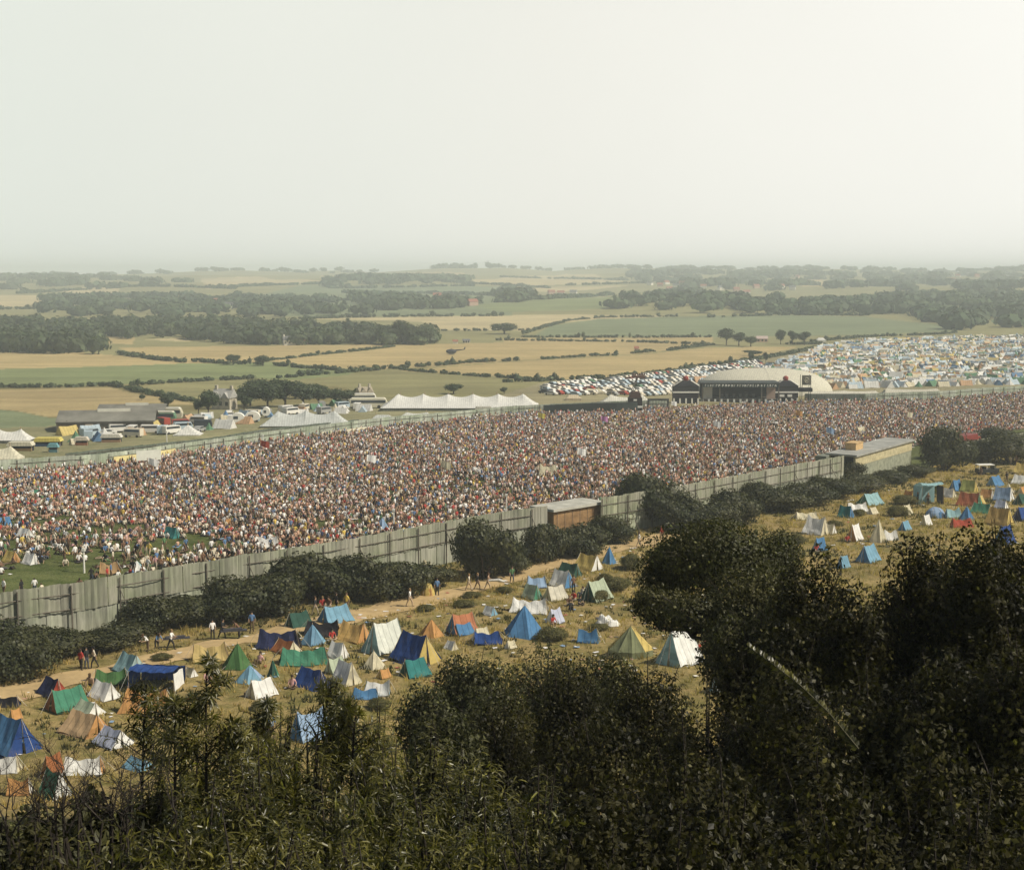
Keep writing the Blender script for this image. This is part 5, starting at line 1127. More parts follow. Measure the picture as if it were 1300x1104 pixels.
PPL = [
 (103, 851, 'stand', 'red', 'person in a red top standing at the scrub edge on the left', 2.6), (110, 849, 'stand', 'black', 'person in black beside the red topped one', 1), (120, 848, 'walk', 'cream', 'person in a cream top walking beside the dark scrub', -1.2),
 (115, 871, 'sit2', 'cream', 'bare backed person sitting near the cyan tent', 3), (188, 827, 'bend', 'white', 'person in white bending beside the scrub', -.7), (199, 826, 'bend', 'denim blue', 'person in a blue shirt bending over next to the white one', .8),
 (217, 825, 'carry', 'white', 'person in a white shirt holding a load at the path', 1.4), (270, 812, 'stand', 'white', 'person in a white shirt standing left of the carriers', .5), (282, 811, 'carry', 'black', 'dark dressed person helping carry a load', 1.3),
 (304, 810, 'bend', 'brown', 'person in brown leaning forward with a load', -1.3), (320, 801, 'stand', 'denim blue', 'person in a pale blue shirt alone on the path', .2), (400, 781, 'walk', 'black', 'person in dark clothes walking by the scrub above the tents', 1.2),
 (409, 770, 'sit', 'red', 'person in rusty red seated on the scrub bank', .4), (418, 770, 'sit', 'brown', 'person in brown seated on the scrub bank', -.3), (427, 776, 'stand', 'black', 'dark figure right of the seated pair', 2), (440, 776, 'stand', 'yellow', 'person in a yellow top beside the light blue tent', -.4),
 (520, 770, 'walk', 'white', 'person in a white shirt walking alone on the path', 1.4), (555, 756, 'stand', 'denim blue', 'person in blue grey standing beside the yellow dome', .3), (595, 750, 'walk', 'cream', 'first of three walkers on the path wearing cream', 1.4),
 (606, 749, 'walk', 'black', 'middle walker of three on the path in dark clothes', 1.4), (619, 749, 'carry', 'pink', 'shirtless walker carrying a pale bundle on the path', 1.5), (650, 740, 'walk', 'green', 'person in green walking beside the path bushes', .2),
 (811, 694, 'walk', 'white', 'person in white and black on the path near the big dark tree', 1.7), (840, 686, 'stand', 'red', 'person in a bright red jacket by the dark tree', .5),
 (722, 768, 'sit', 'brown', 'seated person in brown left of the sage green tent', .4), (729, 762, 'sit', 'red', 'seated person in red among the group by the white tents', -.5), (735, 768, 'sit', 'black', 'seated person in black in the group', .9), (728, 752, 'stand', 'brown', 'standing person in brown between white and green tents', .2),
 (739, 757, 'sit2', 'cream', 'seated person in cream beside the sage green tent', -.8), (724, 775, 'sit2', 'black', 'person in black sitting lowest in the group', .2), (421, 812, 'sit', 'red', 'person in red sitting by the amber tent', .5), (701, 796, 'squat', 'red', 'person in red crouching beside the lilac tent', .7),
 (992, 650, 'stand', 'pink', 'person in pink standing left of the long cream tent', .3), (1014, 648, 'stand', 'black', 'person in black standing by the right scrub', .3), (1036, 700, 'sit', 'red', 'person in red beside the half hidden blue tent', .3),
 (1165, 640, 'stand', 'black', 'person in black beside the pale blue awning', .9), (1178, 641, 'stand', 'brown', 'person in brown under the pale blue awning', -.5), (1278, 612, 'stand', 'black', 'person in dark clothes right of the blue tent', .1),
 (1283, 590, 'stand', 'cream', 'left of two people in cream near the jeep', .3), (1290, 590, 'stand', 'brown', 'right of two people near the jeep wearing brown', -.3), (1245, 605, 'stand', 'brown', 'person in brown in front of the jeep', -.9), (1080, 622, 'sit', 'cream', 'person in cream seated in the right scrub', .6),
 (1088, 621, 'sit2', 'pink', 'person in pink seated in the right scrub', -.2), (1203, 630, 'sit2', 'black', 'person in black seated right of the awning', .2), (1106, 598, 'stand', 'black', 'dark figure at the foot of the pale shed', .2), (1160, 602, 'stand', 'brown', 'figure in brown at the right of the pale shed', .4),
 (885, 828, 'sit', 'red', 'person in red beside the tall white tent', .6), (262, 866, 'sit', 'pink', 'person lounging right of the royal blue awning', .8), (323, 884, 'lie', 'white', 'person lying beside the white ridge tent', 1.2), (371, 873, 'sit', 'pink', 'person in pink left of the navy tent', .2), (330, 843, 'sit2', 'pink', 'person in a pink top near the tiny green tent', -.5),
 (345, 938, 'stand', 'denim blue', 'person in blue seen through the lower leaves', .4), (1075, 688, 'sit', 'red', 'person in red seated at the white and orange tent', .1), (950, 615, 'stand', 'brown', 'person looking over the fence top left', 3.1),
]
for px, py, po, cn, lab, fc in PPL: person(px, py, po, cn, lab, fc+math.pi*0, bare=('bare backed' in lab or 'shirtless' in lab), group=G1)
p = hit1(622, 749); bb = MB(); bb.tube([(-.1, -.6, 1.12), (.9, -.7, 1.2), (1.5, -.75, 1.02)], [.12, .16, .08], 6); o_ = tag(bb.build('cloth_bundle', plain('pale_bundle', (.6, .58, .52))), 'long pale cloth bundle carried by the shirtless walker', 'bundle'); o_.location = p
for px, py, lab in ((297, 812, 'long dark folded load between the two carriers'), (224, 822, 'flat dark panel held by the white shirted person')):
    p = hit1(px, py); o_ = tag(MB().box((-1.1, -.25, .78), (1.1, .25, .86)).box((-.9, -.2, .86), (.7, .2, 1.0)).build('carried_load', plain('dark_load', (.05, .05, .06))), lab, 'load'); o_.location = p; o_.rotation_euler[2] = .3
# the crowd -----------------------------------------------------------------
W = np.array(ARENA); lo, hi = W.min(0), W.max(0)
P = rng.uniform(lo, hi, (230000, 2)); P = P[inpoly(P[:, 0], P[:, 1], ARENA)]
px_, py_, dp_ = proj(np.stack([P[:, 0], P[:, 1], terrain(P[:, 0], P[:, 1])], 1))
FTx, FTy = [q[0] for q in FT], [q[1] for q in FT]
ok = (px_ > -25) & (px_ < 1325) & (py_-.9*FPX/dp_ < np.interp(px_, FTx, FTy)-1)
dens = np.ones(len(P))
sparse = np.clip((py_-(628+np.clip(px_, 0, 400)*.16))/75, 0, 1)*np.clip((400-px_)/150, 0, 1); dens *= 1-.74*sparse
nz = np.sin(P[:, 0]*.21+3*np.sin(P[:, 1]*.05))*np.sin(P[:, 1]*.19+2*np.sin(P[:, 0]*.06)); dens *= np.where(sparse > .15, np.clip(.75+nz*1.1, .05, 1.6), 1)
for lx0, ly0, lx1, ly1, lw in ((300, 609, 640, 612, 2.2), (560, 618, 700, 624, 2.0), (640, 612, 690, 606, 2), (0, 597, 210, 578, 2.5), (380, 556, 560, 536, 1.5)):
    yl = np.interp(px_, [lx0, lx1], [ly0, ly1]); dens *= np.where((px_ > lx0) & (px_ < lx1) & (abs(py_-yl) < lw*.8), .25, 1)
nz2 = np.sin(P[:, 0]*.13+1.7*np.sin(P[:, 1]*.11))+np.sin(P[:, 1]*.23+1.3*np.sin(P[:, 0]*.17))+.8*np.sin(P[:, 0]*.41-P[:, 1]*.37); dens *= np.clip(1.0+.28*nz2, .35, 1.1)
ok &= rng.random(len(P)) < dens*.97
for bx, by, br in TENTBOX: ok &= (P[:, 0]-bx)**2+(P[:, 1]-by)**2 > (br*.9)**2
P = P[ok]; px_, py_, dp_ = px_[ok], py_[ok], dp_[ok]; od = np.argsort(dp_); P = P[od]; px_ = px_[od]; py_ = py_[od]
print('crowd', len(P))
inview = (px_ > 0) & (px_ < 1300); first = np.where(inview)[0][:285]; rest = np.ones(len(P), bool); rest[first] = False
G2 = 'festival crowd inside the fence'
PW = {'sit': 'seated', 'sit2': 'reclining', 'lie': 'lying', 'stand': 'standing', 'walk': 'walking', 'squat': 'crouching'}
for i in first:
    po = ['sit', 'sit2', 'lie', 'stand', 'walk', 'squat'][int(rng.choice(6, p=[.36, .2, .14, .18, .08, .04]))]; cn, c = CN[int(rng.choice(9, p=[.27, .24, .19, .05, .14, .02, .04, .03, .02]))]
    o = bpy.data.objects.new('person', PM[po]); COL.objects.link(o); o.location = (P[i, 0], P[i, 1], float(terrain(*P[i]))+.02); o.rotation_euler[2] = rng.uniform(0, 6.28); s = rng.uniform(.92, 1.06); o.scale = (s, s, s); setcol(o, c)
    tag(o, f'{PW[po]} person in a {cn} top in the crowd just behind the fence', 'person', G2)
Q = P[rest]; n = len(Q); lane = rng.random(n)
CP = [remat(PM[k], {CLOTH: CROWDCLOTH}) for k in ('sit', 'sit2', 'stand', 'walk', 'lie')]
near_ = np.clip((py_[rest]-560)/150, 0, 1)
kk = np.where(lane < .58, 0, np.where(lane < .80, 1, np.where(lane < .92, 2, np.where(lane < .96, 3, 4))))
gn_scatter('crowd', np.stack([Q[:, 0], Q[:, 1], terrain(Q[:, 0], Q[:, 1])+.02], 1), np.stack([np.zeros(n), np.zeros(n), rng.uniform(0, 6.28, n)], 1), rng.uniform(.82, 1.02, n), kk, CP)
# blankets, bags and paper on the ground
def litter(name, pts, smin, smax, mat):
    n = len(pts); s = rng.uniform(smin, smax, n); a = rng.uniform(0, 6.28, n); z = terrain(pts[:, 0], pts[:, 1])
    B = np.array([(-1, -.6), (.9, -.7), (1.05, .6), (-.95, .7)]); V = np.zeros((n, 4, 3)); ca, sa = np.cos(a)[:, None], np.sin(a)[:, None]
    V[:, :, 0] = pts[:, :1]+(B[:, 0]*ca-B[:, 1]*sa)*s[:, None]; V[:, :, 1] = pts[:, 1:2]+(B[:, 0]*sa+B[:, 1]*ca)*s[:, None]; V[:, :, 2] = z[:, None]+.06+rng.uniform(0, .22, (n, 4))*s[:, None]
    return tag(mk(name, V.reshape(-1, 3), np.arange(4*n).reshape(-1, 4), mat, None, np.repeat(rng.uniform(0, 1, n), 4)), kind='stuff')
def tintramp(name, cols):
    m, nt, o = newmat(name); at = N(nt, 'ShaderNodeAttribute'); at.attribute_name = 'tint'; r = N(nt, 'ShaderNodeValToRGB'); r.color_ramp.interpolation = 'CONSTANT'; e = r.color_ramp.elements
    e[0].color = (*cols[0], 1); e[1].position = 1/len(cols); e[1].color = (*cols[1], 1)
    for i in range(2, len(cols)): q = e.new(i/len(cols)); q.color = (*cols[i], 1)
    b = N(nt, 'ShaderNodeBsdfPrincipled'); b.inputs['Roughness'].default_value = .8; nt.links.new(at.outputs['Fac'], r.inputs[0]); nt.links.new(r.outputs[0], b.inputs['Base Color']); nt.links.new(b.outputs[0], o.inputs[0]); return m
LIT = tintramp('paper_and_cloth', [(.72, .70, .66), (.66, .62, .52), (.60, .57, .5), (.5, .3, .2), (.2, .3, .42), (.75, .73, .7), (.08, .07, .07), (.4, .1, .07)])
Q = P[rng.random(len(P)) < .07]; Q = Q+rng.normal(0, .5, Q.shape); litter('blankets_and_bags', Q, .2, .75, LIT)
Q = rpoly(420, [(-20, 1000), (-20, 880), (200, 830), (450, 775), (640, 738), (820, 690), (900, 700), (900, 860), (300, 880)]); litter('camp_litter', Q, .06, .28, LIT)
Q = rpoly(90, [(990, 700), (1010, 650), (1100, 625), (1310, 600), (1310, 690)]); litter('camp_litter', Q, .08, .3, LIT)

# ------------------------------------------------------------------ far woods, hedges, trees
def gz(P): return np.stack([P[:, 0], P[:, 1], terrain(P[:, 0], P[:, 1])], 1)
def hedge(pxs, h, label, wd=1.6, gap=.12, mat=TREEM, step=None, nm='hedge'):
    W = hit([q[0] for q in pxs], [q[1] for q in pxs]); st3 = step or wd*1.15; Q = resample(W, st3)
    Q = Q[rng.random(len(Q)) > gap]; 
    if len(Q) < 2: return
    Q = Q+rng.normal(0, wd*.25, Q.shape); n = len(Q); hs = .58*h*rng.uniform(.5, 1.3, n)*np.where(rng.random(n) < .06, 1.8, 1)
    return tag(mass(nm, gz(Q), hs, wd*rng.uniform(.7, 1.35, n), mat, 26, .5), label, 'hedge', 'field hedges')
HG = [([(-30, 492), (40, 492), (100, 491), (142, 490)], 2.2, 'hedge along the top of the lower left stubble field'), ([(142, 490), (170, 496), (205, 503), (242, 510)], 2.6, 'hedge running down diagonally towards the stone farmhouse'),
 ([(165, 490), (215, 486), (270, 483), (322, 481)], 2.3, 'dotted hedge below the long green field'), ([(152, 450), (185, 455), (240, 461)], 3.2, 'dark hedge sloping from the left wood'), ([(243, 459), (290, 462), (335, 463)], 2.8, 'hedge under the two round trees'),
 ([(340, 458), (400, 451), (450, 446), (500, 440)], 1.9, 'thin hedge crossing the stubble diagonally'), ([(350, 464), (400, 468), (440, 471), (500, 468), (560, 464), (600, 460), (655, 458)], 2.6, 'long hedge between stubble and green field at centre'),
 ([(355, 480), (400, 476), (450, 472), (480, 470)], 3.0, 'bushy hedge right above the dark grove'), ([(500, 468), (560, 474), (650, 480), (690, 485)], 1.8, 'low hedge sloping down behind the big marquee'), ([(630, 432), (700, 433), (800, 434), (905, 438)], 2.3, 'straight hedge below the long green hill'),
 ([(690, 456), (750, 452), (785, 451)], 2.0, 'short broken hedge in the middle stubble'), ([(800, 449), (832, 446)], 2.6, 'short hedge beside the brick field hut'), ([(848, 445), (880, 441), (905, 438)], 2.2, 'short hedge left of the round tree clump'),
 ([(664, 424), (690, 416), (722, 407), (765, 403), (860, 402)], 3.0, 'hedge climbing the left end of the long green hill'), ([(665, 428), (800, 429), (905, 428)], 2.6, 'hedge at the foot of the long green hill'), ([(640, 485), (740, 482), (800, 478), (850, 473), (905, 464), (960, 457), (1000, 450), (1048, 440)], 2.6, 'hedge along the top of the far campsite'),
 ([(1030, 434), (1100, 428), (1200, 424), (1215, 422)], 2.6, 'hedge above the campsite on the right slope'), ([(1000, 437), (1045, 437)], 3, 'hedge beside the round trees at right'), ([(380, 405), (450, 403), (540, 402), (640, 401)], 4.5, 'hazy tree lined hedge beyond the main wood'),
 ([(560, 420), (620, 420), (670, 419)], 3, 'hedge below the pale middle field'), ([(900, 403), (1000, 400), (1100, 401)], 4, 'hedge at the crest of the long green hill'), ([(0, 393), (60, 392), (120, 398)], 6, 'hazy hedge far left')]
for q, h, lab in HG: hedge(q, h, lab, wd=max(1.3, h*.5), gap=.3)
for i, (a, b_) in enumerate([((20, 373), (150, 366)), ((280, 366), (420, 360)), ((420, 366), (600, 363)), ((440, 372), (640, 376)), ((600, 386), (780, 374)), ((560, 358), (700, 366)), ((470, 350), (600, 352)), ((640, 352), (800, 356)), ((720, 362), (900, 360)), ((400, 382), (600, 380)), ((150, 364), (300, 367))]):
    hedge([a, ((a[0]+b_[0])/2, (a[1]+b_[1])/2+random.uniform(-1.5, 1.5)), b_], 6, 'faint hedge in the hazy distance, number %d from near to far' % (i+1) if False else ['hazy hedge beside the far left pale field', 'hazy hedge under the far tan strip', 'hazy hedge in the far middle pasture', 'hazy hedge lower in the far middle pasture', 'hazy hedge rising to the far right wood', 'hazy hedge left of the far pale field', 'hazy hedge near the middle skyline', 'hazy hedge behind the far pale field', 'hazy hedge before the far village', 'hazy hedge nearest in the far pasture', 'hazy hedge above the far left woods'][i], wd=6, gap=.3, mat=FARWOOD)
def wood(name, poly, n, h, r, nq=34, qs=.42, mat=FARWOOD):
    Q = rpoly(n, poly); dd = Q[:, 1]; k = rng.uniform(.75, 1.25, n)
    return tag(mass(name, gz(Q), h*k, r*rng.uniform(.75, 1.3, n), mat, nq, qs), kind='stuff')
wood('woods', [(-60, 447), (30, 447), (120, 450), (138, 444), (118, 430), (240, 431), (330, 437), (420, 438), (560, 437), (545, 426), (480, 424), (390, 417), (300, 411), (200, 409), (100, 411), (-60, 413)], 400, 6.8, 4.8, 46, .36, TREEM)
wood('woods', [(-60, 448), (30, 448), (122, 450), (128, 444), (60, 440), (-60, 440)], 70, 8.5, 5.0, 60, .34, TREEM)
wood('woods', [(240, 434), (330, 438), (420, 439), (560, 438), (555, 433), (400, 430), (240, 428)], 90, 6.6, 5.0, 60, .34, TREEM)
wood('woods', [(55, 380), (200, 376), (425, 379), (425, 386), (250, 401), (55, 402)], 170, 7, 10)
wood('woods', [(-60, 353), (150, 353), (262, 359), (150, 366), (80, 367), (-60, 371)], 80, 8, 17)
wood('woods', [(400, 357), (560, 351), (600, 357), (520, 362), (420, 364)], 45, 8, 17)
wood('woods', [(632, 372), (650, 367), (674, 374), (672, 385), (632, 384)], 40, 9, 10)
wood('woods', [(800, 343), (1340, 345), (1340, 374), (1180, 372), (1050, 367), (950, 372), (860, 367), (800, 356)], 230, 9, 17)
wood('woods', [(770, 394), (860, 370), (960, 383), (1050, 386), (1180, 376), (1340, 372), (1340, 412), (1215, 421), (1170, 402), (960, 399), (790, 397)], 330, 8, 9.5)
wood('woods', [(440, 378), (560, 380), (592, 385), (580, 393), (470, 395)], 60, 8, 10)
wood('woods', [(320, 385), (380, 392), (470, 394), (470, 400), (300, 404)], 60, 8, 8)
Q = []
for u0, u1, st3 in ((-.60, -.38, 24), (-.38, -.2, 30), (-.20, -.10, 26), (-.055, 0, 14), (.0, .06, 40), (.06, .13, 16), (.13, .60, 17)):
    xs = np.arange(u0*4200, u1*4200, st3); Q += [(x+rng.normal()*8, 4200+rng.normal()*110) for x in xs]
Q = np.array(Q); n = len(Q); hh = np.where((Q[:, 0]/4200 > -.055) & (Q[:, 0]/4200 < 0), 15, 9)*rng.uniform(.5, 1.35, n)
tag(mass('skyline_woods', gz(Q), hh, rng.uniform(9, 22, n), FARWOOD, 30, .4), kind='stuff')
FH_ = [(825, 362), (838, 364), (846, 361), (858, 365), (866, 362), (874, 366), (884, 363), (850, 369), (893, 366), (1000, 352), (1012, 353), (992, 366), (1006, 368), (985, 358), (1180, 349), (1192, 351), (1204, 350), (1216, 352), (1228, 349), (1240, 352), (1168, 347), (1190, 356), (1210, 357), (1245, 374), (1251, 375), (700, 374), (712, 375), (728, 374), (555, 379), (277, 386), (290, 392), (600, 388), (98, 361), (106, 361), (935, 370), (948, 374), (915, 368), (960, 366), (1262, 353), (1278, 354)]
HM = {}
for i, (px, py) in enumerate(FH_):
    wt = i % 3; key = wt
    if key not in HM:
        wm, rm = [(WHITEW, SLATE), (PINKW, REDROOF), (WHITEW, REDROOF)][wt]; r = thing('village_house', 'x y z w', 'house', (0, 0, 0)); MB().box((-6, -4, -2), (6, 4, 5)).build('wall', wm, r)
        MB().add([(-6.3, -4.4, 4.9), (6.3, -4.4, 4.9), (6.3, 0, 8.6), (-6.3, 0, 8.6), (-6.3, 4.4, 4.9), (6.3, 4.4, 4.9)], [(0, 1, 2, 3), (3, 2, 5, 4), (0, 3, 4), (1, 5, 2)]).build('roof', rm, r); HM[key] = r
    else: r = copy_tree(HM[key])
    p = hit1(px, py); r.location = p; r.rotation_euler[2] = random.uniform(-.8, .8); r.scale = (.8,)*3
    r['label'] = ['far white house with grey roof in the hazy distance', 'far pinkish brick house with red roof in the hazy distance', 'far white house with red roof in the hazy distance'][wt]; r['group'] = 'far village houses'
TV = []
def tree_proto(seed, n=1500, tall=1.0):
    global rng
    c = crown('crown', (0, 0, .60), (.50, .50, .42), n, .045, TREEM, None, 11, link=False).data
    m = MB().tube([(0, 0, -.03), (.01, 0, .25), (-.01, .01, .5)], [.035, .028, .018], 7)
    for k in range(5): a = k*1.3+seed; m.tube([(0, 0, .22+.04*k), (.16*math.cos(a), .16*math.sin(a), .42+.05*k), (.28*math.cos(a), .28*math.sin(a), .60+.04*k)], [.018, .011, .005], 5)
    return c, m.build('trunk', BARK, link=False).data
TPR = [tree_proto(k) for k in range(4)]
def tree(px, py, wpx, hpx, label, group=None, k=None, nm='tree'):
    p = hit1(px, py); s = pxm(p); k = random.randrange(4) if k is None else k; r = thing(nm, label, 'tree', p, random.uniform(0, 6), group); w_, h_ = wpx/s, hpx/s; r.scale = (w_, w_, h_)
    for nm2, me in zip(('crown', 'trunk'), TPR[k]): o = bpy.data.objects.new(nm2, me); COL.objects.link(o); o.parent = r
    return r
for a in [(265, 529, 32, 36, 'large dark tree left of the stone farmhouse'), (252, 527, 18, 22, 'smaller dark tree in front of the large one by the farmhouse'), (212, 520, 20, 20, 'dark tree at the right end of the barn'), (300, 517, 16, 20, 'dark tree right of the stone farmhouse'), (296, 463, 23, 14, 'round tree on the hedge, left of a pair'), (334, 464, 25, 14, 'round tree on the hedge, right of a pair'),
          (576, 500, 26, 14, 'dark bushy tree behind the big white marquee'), (640, 500, 12, 9, 'small dark tree behind the right of the marquee'), (922, 438, 24, 23, 'tall tree of the clump left of the pink farm building'), (938, 439, 26, 18, 'middle tree of the clump left of the pink farm building'), (953, 440, 22, 14, 'low tree of the clump left of the pink farm building'),
          (991, 437, 15, 20, 'left tree of the round clump above the campsite'), (1006, 437, 18, 18, 'middle tree of the round clump above the campsite'), (1021, 438, 20, 18, 'right tree of the round clump above the campsite'), (640, 424, 38, 15, 'wide bush clump below the pale middle field'), (512, 437, 36, 32, 'tallest tree at the right end of the main wood'), (536, 437, 34, 24, 'broad tree at the very right end of the wood'),
          (489, 437, 30, 25, 'tree left of the tallest one at the end of the wood'), (953, 464, 9, 20, 'dark upright conifer behind the stage, left one'), (972, 462, 8, 16, 'dark upright conifer behind the stage, right one'), (453, 506, 12, 14, 'spiky tree beside the gabled stone house'), (955, 452, 30, 8, 'flat dark bush behind the stage'), (180, 508, 10, 8, 'small bush on the hedge near the barn'), (125, 449, 22, 14, 'tree at the right corner of the left wood')]: tree(*a)
for i, (px, py, w_, h_) in enumerate([(318, 515, 40, 30), (340, 518, 44, 36), (362, 517, 44, 34), (385, 517, 42, 30), (405, 516, 40, 27), (425, 515, 34, 23), (441, 512, 26, 18), (328, 505, 40, 26), (352, 505, 40, 26), (375, 506, 40, 24), (398, 506, 36, 20), (310, 520, 24, 20)]):
    tree(px, py, w_, h_, 'dark leafy tree in the grove between the farmhouse and the grey marquee', 'trees of the dark grove')

# ------------------------------------------------------------------ scrub below the fence
BPR = []
for k in range(6):
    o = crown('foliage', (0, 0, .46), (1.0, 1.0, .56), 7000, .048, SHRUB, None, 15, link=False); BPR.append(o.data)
STM = MB()
for k in range(7): a = k*.9; STM.tube([(.03*math.cos(a), .03*math.sin(a), -.1), (.25*math.cos(a), .25*math.sin(a), .3), (.55*math.cos(a), .55*math.sin(a), .62)], [.03, .018, .006], 5)
STMM = STM.build('stem', BARK, link=False).data
SB_ = [(15, 866, 130, 84), (70, 838, 110, 46), (150, 822, 95, 38), (-20, 830, 110, 60), (55, 830, 100, 48), (190, 805, 95, 52), (235, 794, 100, 52), (128, 822, 60, 30), (292, 790, 110, 62), (345, 783, 115, 66), (398, 764, 125, 70), (452, 760, 100, 62), (503, 762, 110, 60), (545, 747, 70, 38), (330, 770, 90, 48), (265, 786, 80, 40),
       (615, 738, 92, 68), (652, 730, 60, 36), (692, 715, 84, 46), (738, 706, 84, 44), (775, 690, 70, 40), (820, 668, 98, 58), (864, 674, 84, 48), (780, 675, 56, 38), (960, 650, 62, 48), (990, 652, 76, 40), (1024, 644, 80, 42), (1060, 633, 64, 36), (1080, 614, 46, 36), (1092, 626, 72, 28), (1128, 614, 60, 24), (1162, 607, 60, 24),
       (1200, 600, 76, 48), (1192, 584, 46, 28), (1244, 586, 92, 36), (1284, 590, 84, 46), (1306, 572, 60, 34), (930, 668, 84, 50), (905, 676, 84, 44), (708, 700, 70, 34), (660, 716, 50, 30), (1040, 628, 50, 26), (1215, 566, 40, 20), (1265, 562, 60, 24), (740, 668, 34, 26)]
for i, (px, py, w_, h_) in enumerate(SB_):
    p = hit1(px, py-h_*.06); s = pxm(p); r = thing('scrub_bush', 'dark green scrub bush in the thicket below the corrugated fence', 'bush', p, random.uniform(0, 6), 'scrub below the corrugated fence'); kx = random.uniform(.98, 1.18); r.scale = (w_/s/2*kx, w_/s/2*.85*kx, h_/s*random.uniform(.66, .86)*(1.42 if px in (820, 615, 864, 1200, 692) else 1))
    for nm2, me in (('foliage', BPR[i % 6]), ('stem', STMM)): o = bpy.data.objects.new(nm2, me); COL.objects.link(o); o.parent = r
LOWM = [remat(BPR[k], {SHRUB: leafmat('olive_low_leaves', (.085, .085, .028), (.13, .115, .042), .7, .25, .2, 2.5)}) for k in (0, 3)]
for px, py, w_, h_ in [(440, 905, 40, 14), (760, 762, 36, 18), (785, 750, 40, 22), (700, 812, 50, 20), (760, 800, 34, 12), (590, 770, 34, 12), (540, 775, 30, 10), (640, 752, 26, 10), (480, 900, 40, 18), (330, 900, 34, 14), (250, 905, 30, 12), (1150, 640, 40, 16), (1090, 655, 26, 12), (1060, 668, 26, 10), (1140, 655, 36, 18), (1010, 690, 30, 16), (205, 838, 28, 12), (1190, 624, 24, 10), (600, 758, 30, 10), (800, 722, 40, 26), (770, 740, 30, 16)]:
    p = hit1(px, py); s = pxm(p); r = thing('low_bush', 'low olive bush growing in the dry grass of the camp', 'bush', p, random.uniform(0, 6), 'low bushes in the camp'); r.scale = (w_/s/2*1.1, w_/s/2*.8, h_/s*.8)
    for nm2, me in (('foliage', LOWM[int(px) % 2]), ('stem', STMM)): o = bpy.data.objects.new(nm2, me); COL.objects.link(o); o.parent = r

# dry grass tufts --------------------------------------------------------------
DRY = leafmat('dry_grass', (.44, .32, .12), (.26, .21, .08), .8, .35, .2, .12)
def tufts(name, P, hmin, hmax, nb, mat, wd=.05):
    n = len(P)*nb; B = np.repeat(P, nb, 0)+rng.normal(0, .16, (n, 2)); z = terrain(B[:, 0], B[:, 1]); h = rng.uniform(hmin, hmax, n)*np.repeat(rng.uniform(.6, 1.4, len(P)), nb); a = rng.uniform(0, 6.28, n); lean = rng.normal(0, .35, (n, 2))
    V = np.zeros((n, 3, 3)); V[:, 0, :2] = B+np.stack([np.cos(a), np.sin(a)], 1)*wd; V[:, 1, :2] = B-np.stack([np.cos(a), np.sin(a)], 1)*wd; V[:, 0, 2] = V[:, 1, 2] = z-.02; V[:, 2, :2] = B+lean*h[:, None]; V[:, 2, 2] = z+h
    return tag(mk(name, V.reshape(-1, 3), np.arange(3*n).reshape(-1, 3), mat, None, np.repeat(np.repeat(rng.uniform(.55, 1.35, len(P)), nb), 3)), kind='stuff')
P = rng.uniform((-75, 78), (125, 290), (90000, 2)); fy = np.interp(P[:, 0], fence_w[:, 0], fence_w[:, 1]); px_, py_, _ = proj(gz(P))
pd = np.interp(P[:, 0], path_w[:, 0], path_w[:, 1]); n0 = np.sin(P[:, 0]*.35+2*np.sin(P[:, 1]*.13))*np.sin(P[:, 1]*.31+1.5*np.sin(P[:, 0]*.17))
ok = (P[:, 1] < fy-1) & (px_ > -30) & (px_ < 1330) & ((abs(P[:, 1]-pd) > 2.4) | (P[:, 0] > path_w[-1, 0])) & (rng.random(len(P)) < .45+.5*n0)
tufts('dry_grass', P[ok], .15, .55, 7, DRY)
P2 = P[(P[:, 1] < fy-1) & (n0 < -.35) & (px_ > -30) & (px_ < 1330)]; P2 = P2[rng.random(len(P2)) < .55]
tufts('green_weeds', P2, .1, .45, 8, leafmat('weeds', (.045, .05, .018), (.10, .09, .03), .7, .3, .2, .3), .07)

# ------------------------------------------------------------------ foreground shrubs on the slope
def shoots(base, tips, nleaf, size, tmpl, droop=.15, spread=.75, r0=.012):
    """curved stems with leaves all round; returns leaf arrays and a stem builder"""
    n = len(tips); t = rng.uniform(.18, 1.0, (n, nleaf)); t.sort(1); B = base[:, None]; T = tips[:, None]; mid = (B+T)/2+np.array([0, 0, 1])*np.linalg.norm(T-B, axis=2, keepdims=True)*.12
    tt = t[..., None]; P = (1-tt)**2*B+2*tt*(1-tt)*mid+tt**2*T; D = 2*(1-tt)*(mid-B)+2*tt*(T-mid); D /= np.linalg.norm(D, axis=2, keepdims=True)+1e-9
    P = P.reshape(-1, 3); D = D.reshape(-1, 3); m = len(P); a = np.arange(m)*2.4+rng.normal(0, .3, m); ref = np.cross(D, np.array([.3, .2, .93])); ref /= np.linalg.norm(ref, axis=1, keepdims=True)+1e-9; w2 = np.cross(D, ref)
    out = ref*np.cos(a)[:, None]+w2*np.sin(a)[:, None]; L = D*(1-spread)+out*spread+np.array([0, 0, -droop]); L /= np.linalg.norm(L, axis=1, keepdims=True); Nn = np.cross(np.cross(L, D+.01), L)+rng.normal(0, .25, (m, 3))
    sz = size*rng.uniform(.65, 1.25, m)*(1-.35*t.reshape(-1)**3); V, F, c = leaves(P, L, Nn, sz, tmpl, rng.uniform(.55, 1.5, m)); return V, F, c, mid[:, 0]
FG_L = {'b': 'dark glossy leaved hawthorn bush on the slope in the foreground', 's': 'fine leaved dark bush at the foot of the slope', 'l': 'narrow leaved yellow green bush in the foreground'}
FG_G = {'b': 'dark hawthorn bushes of the foreground', 's': 'fine leaved bushes at the foot of the slope', 'l': 'narrow leaved bushes of the foreground'}
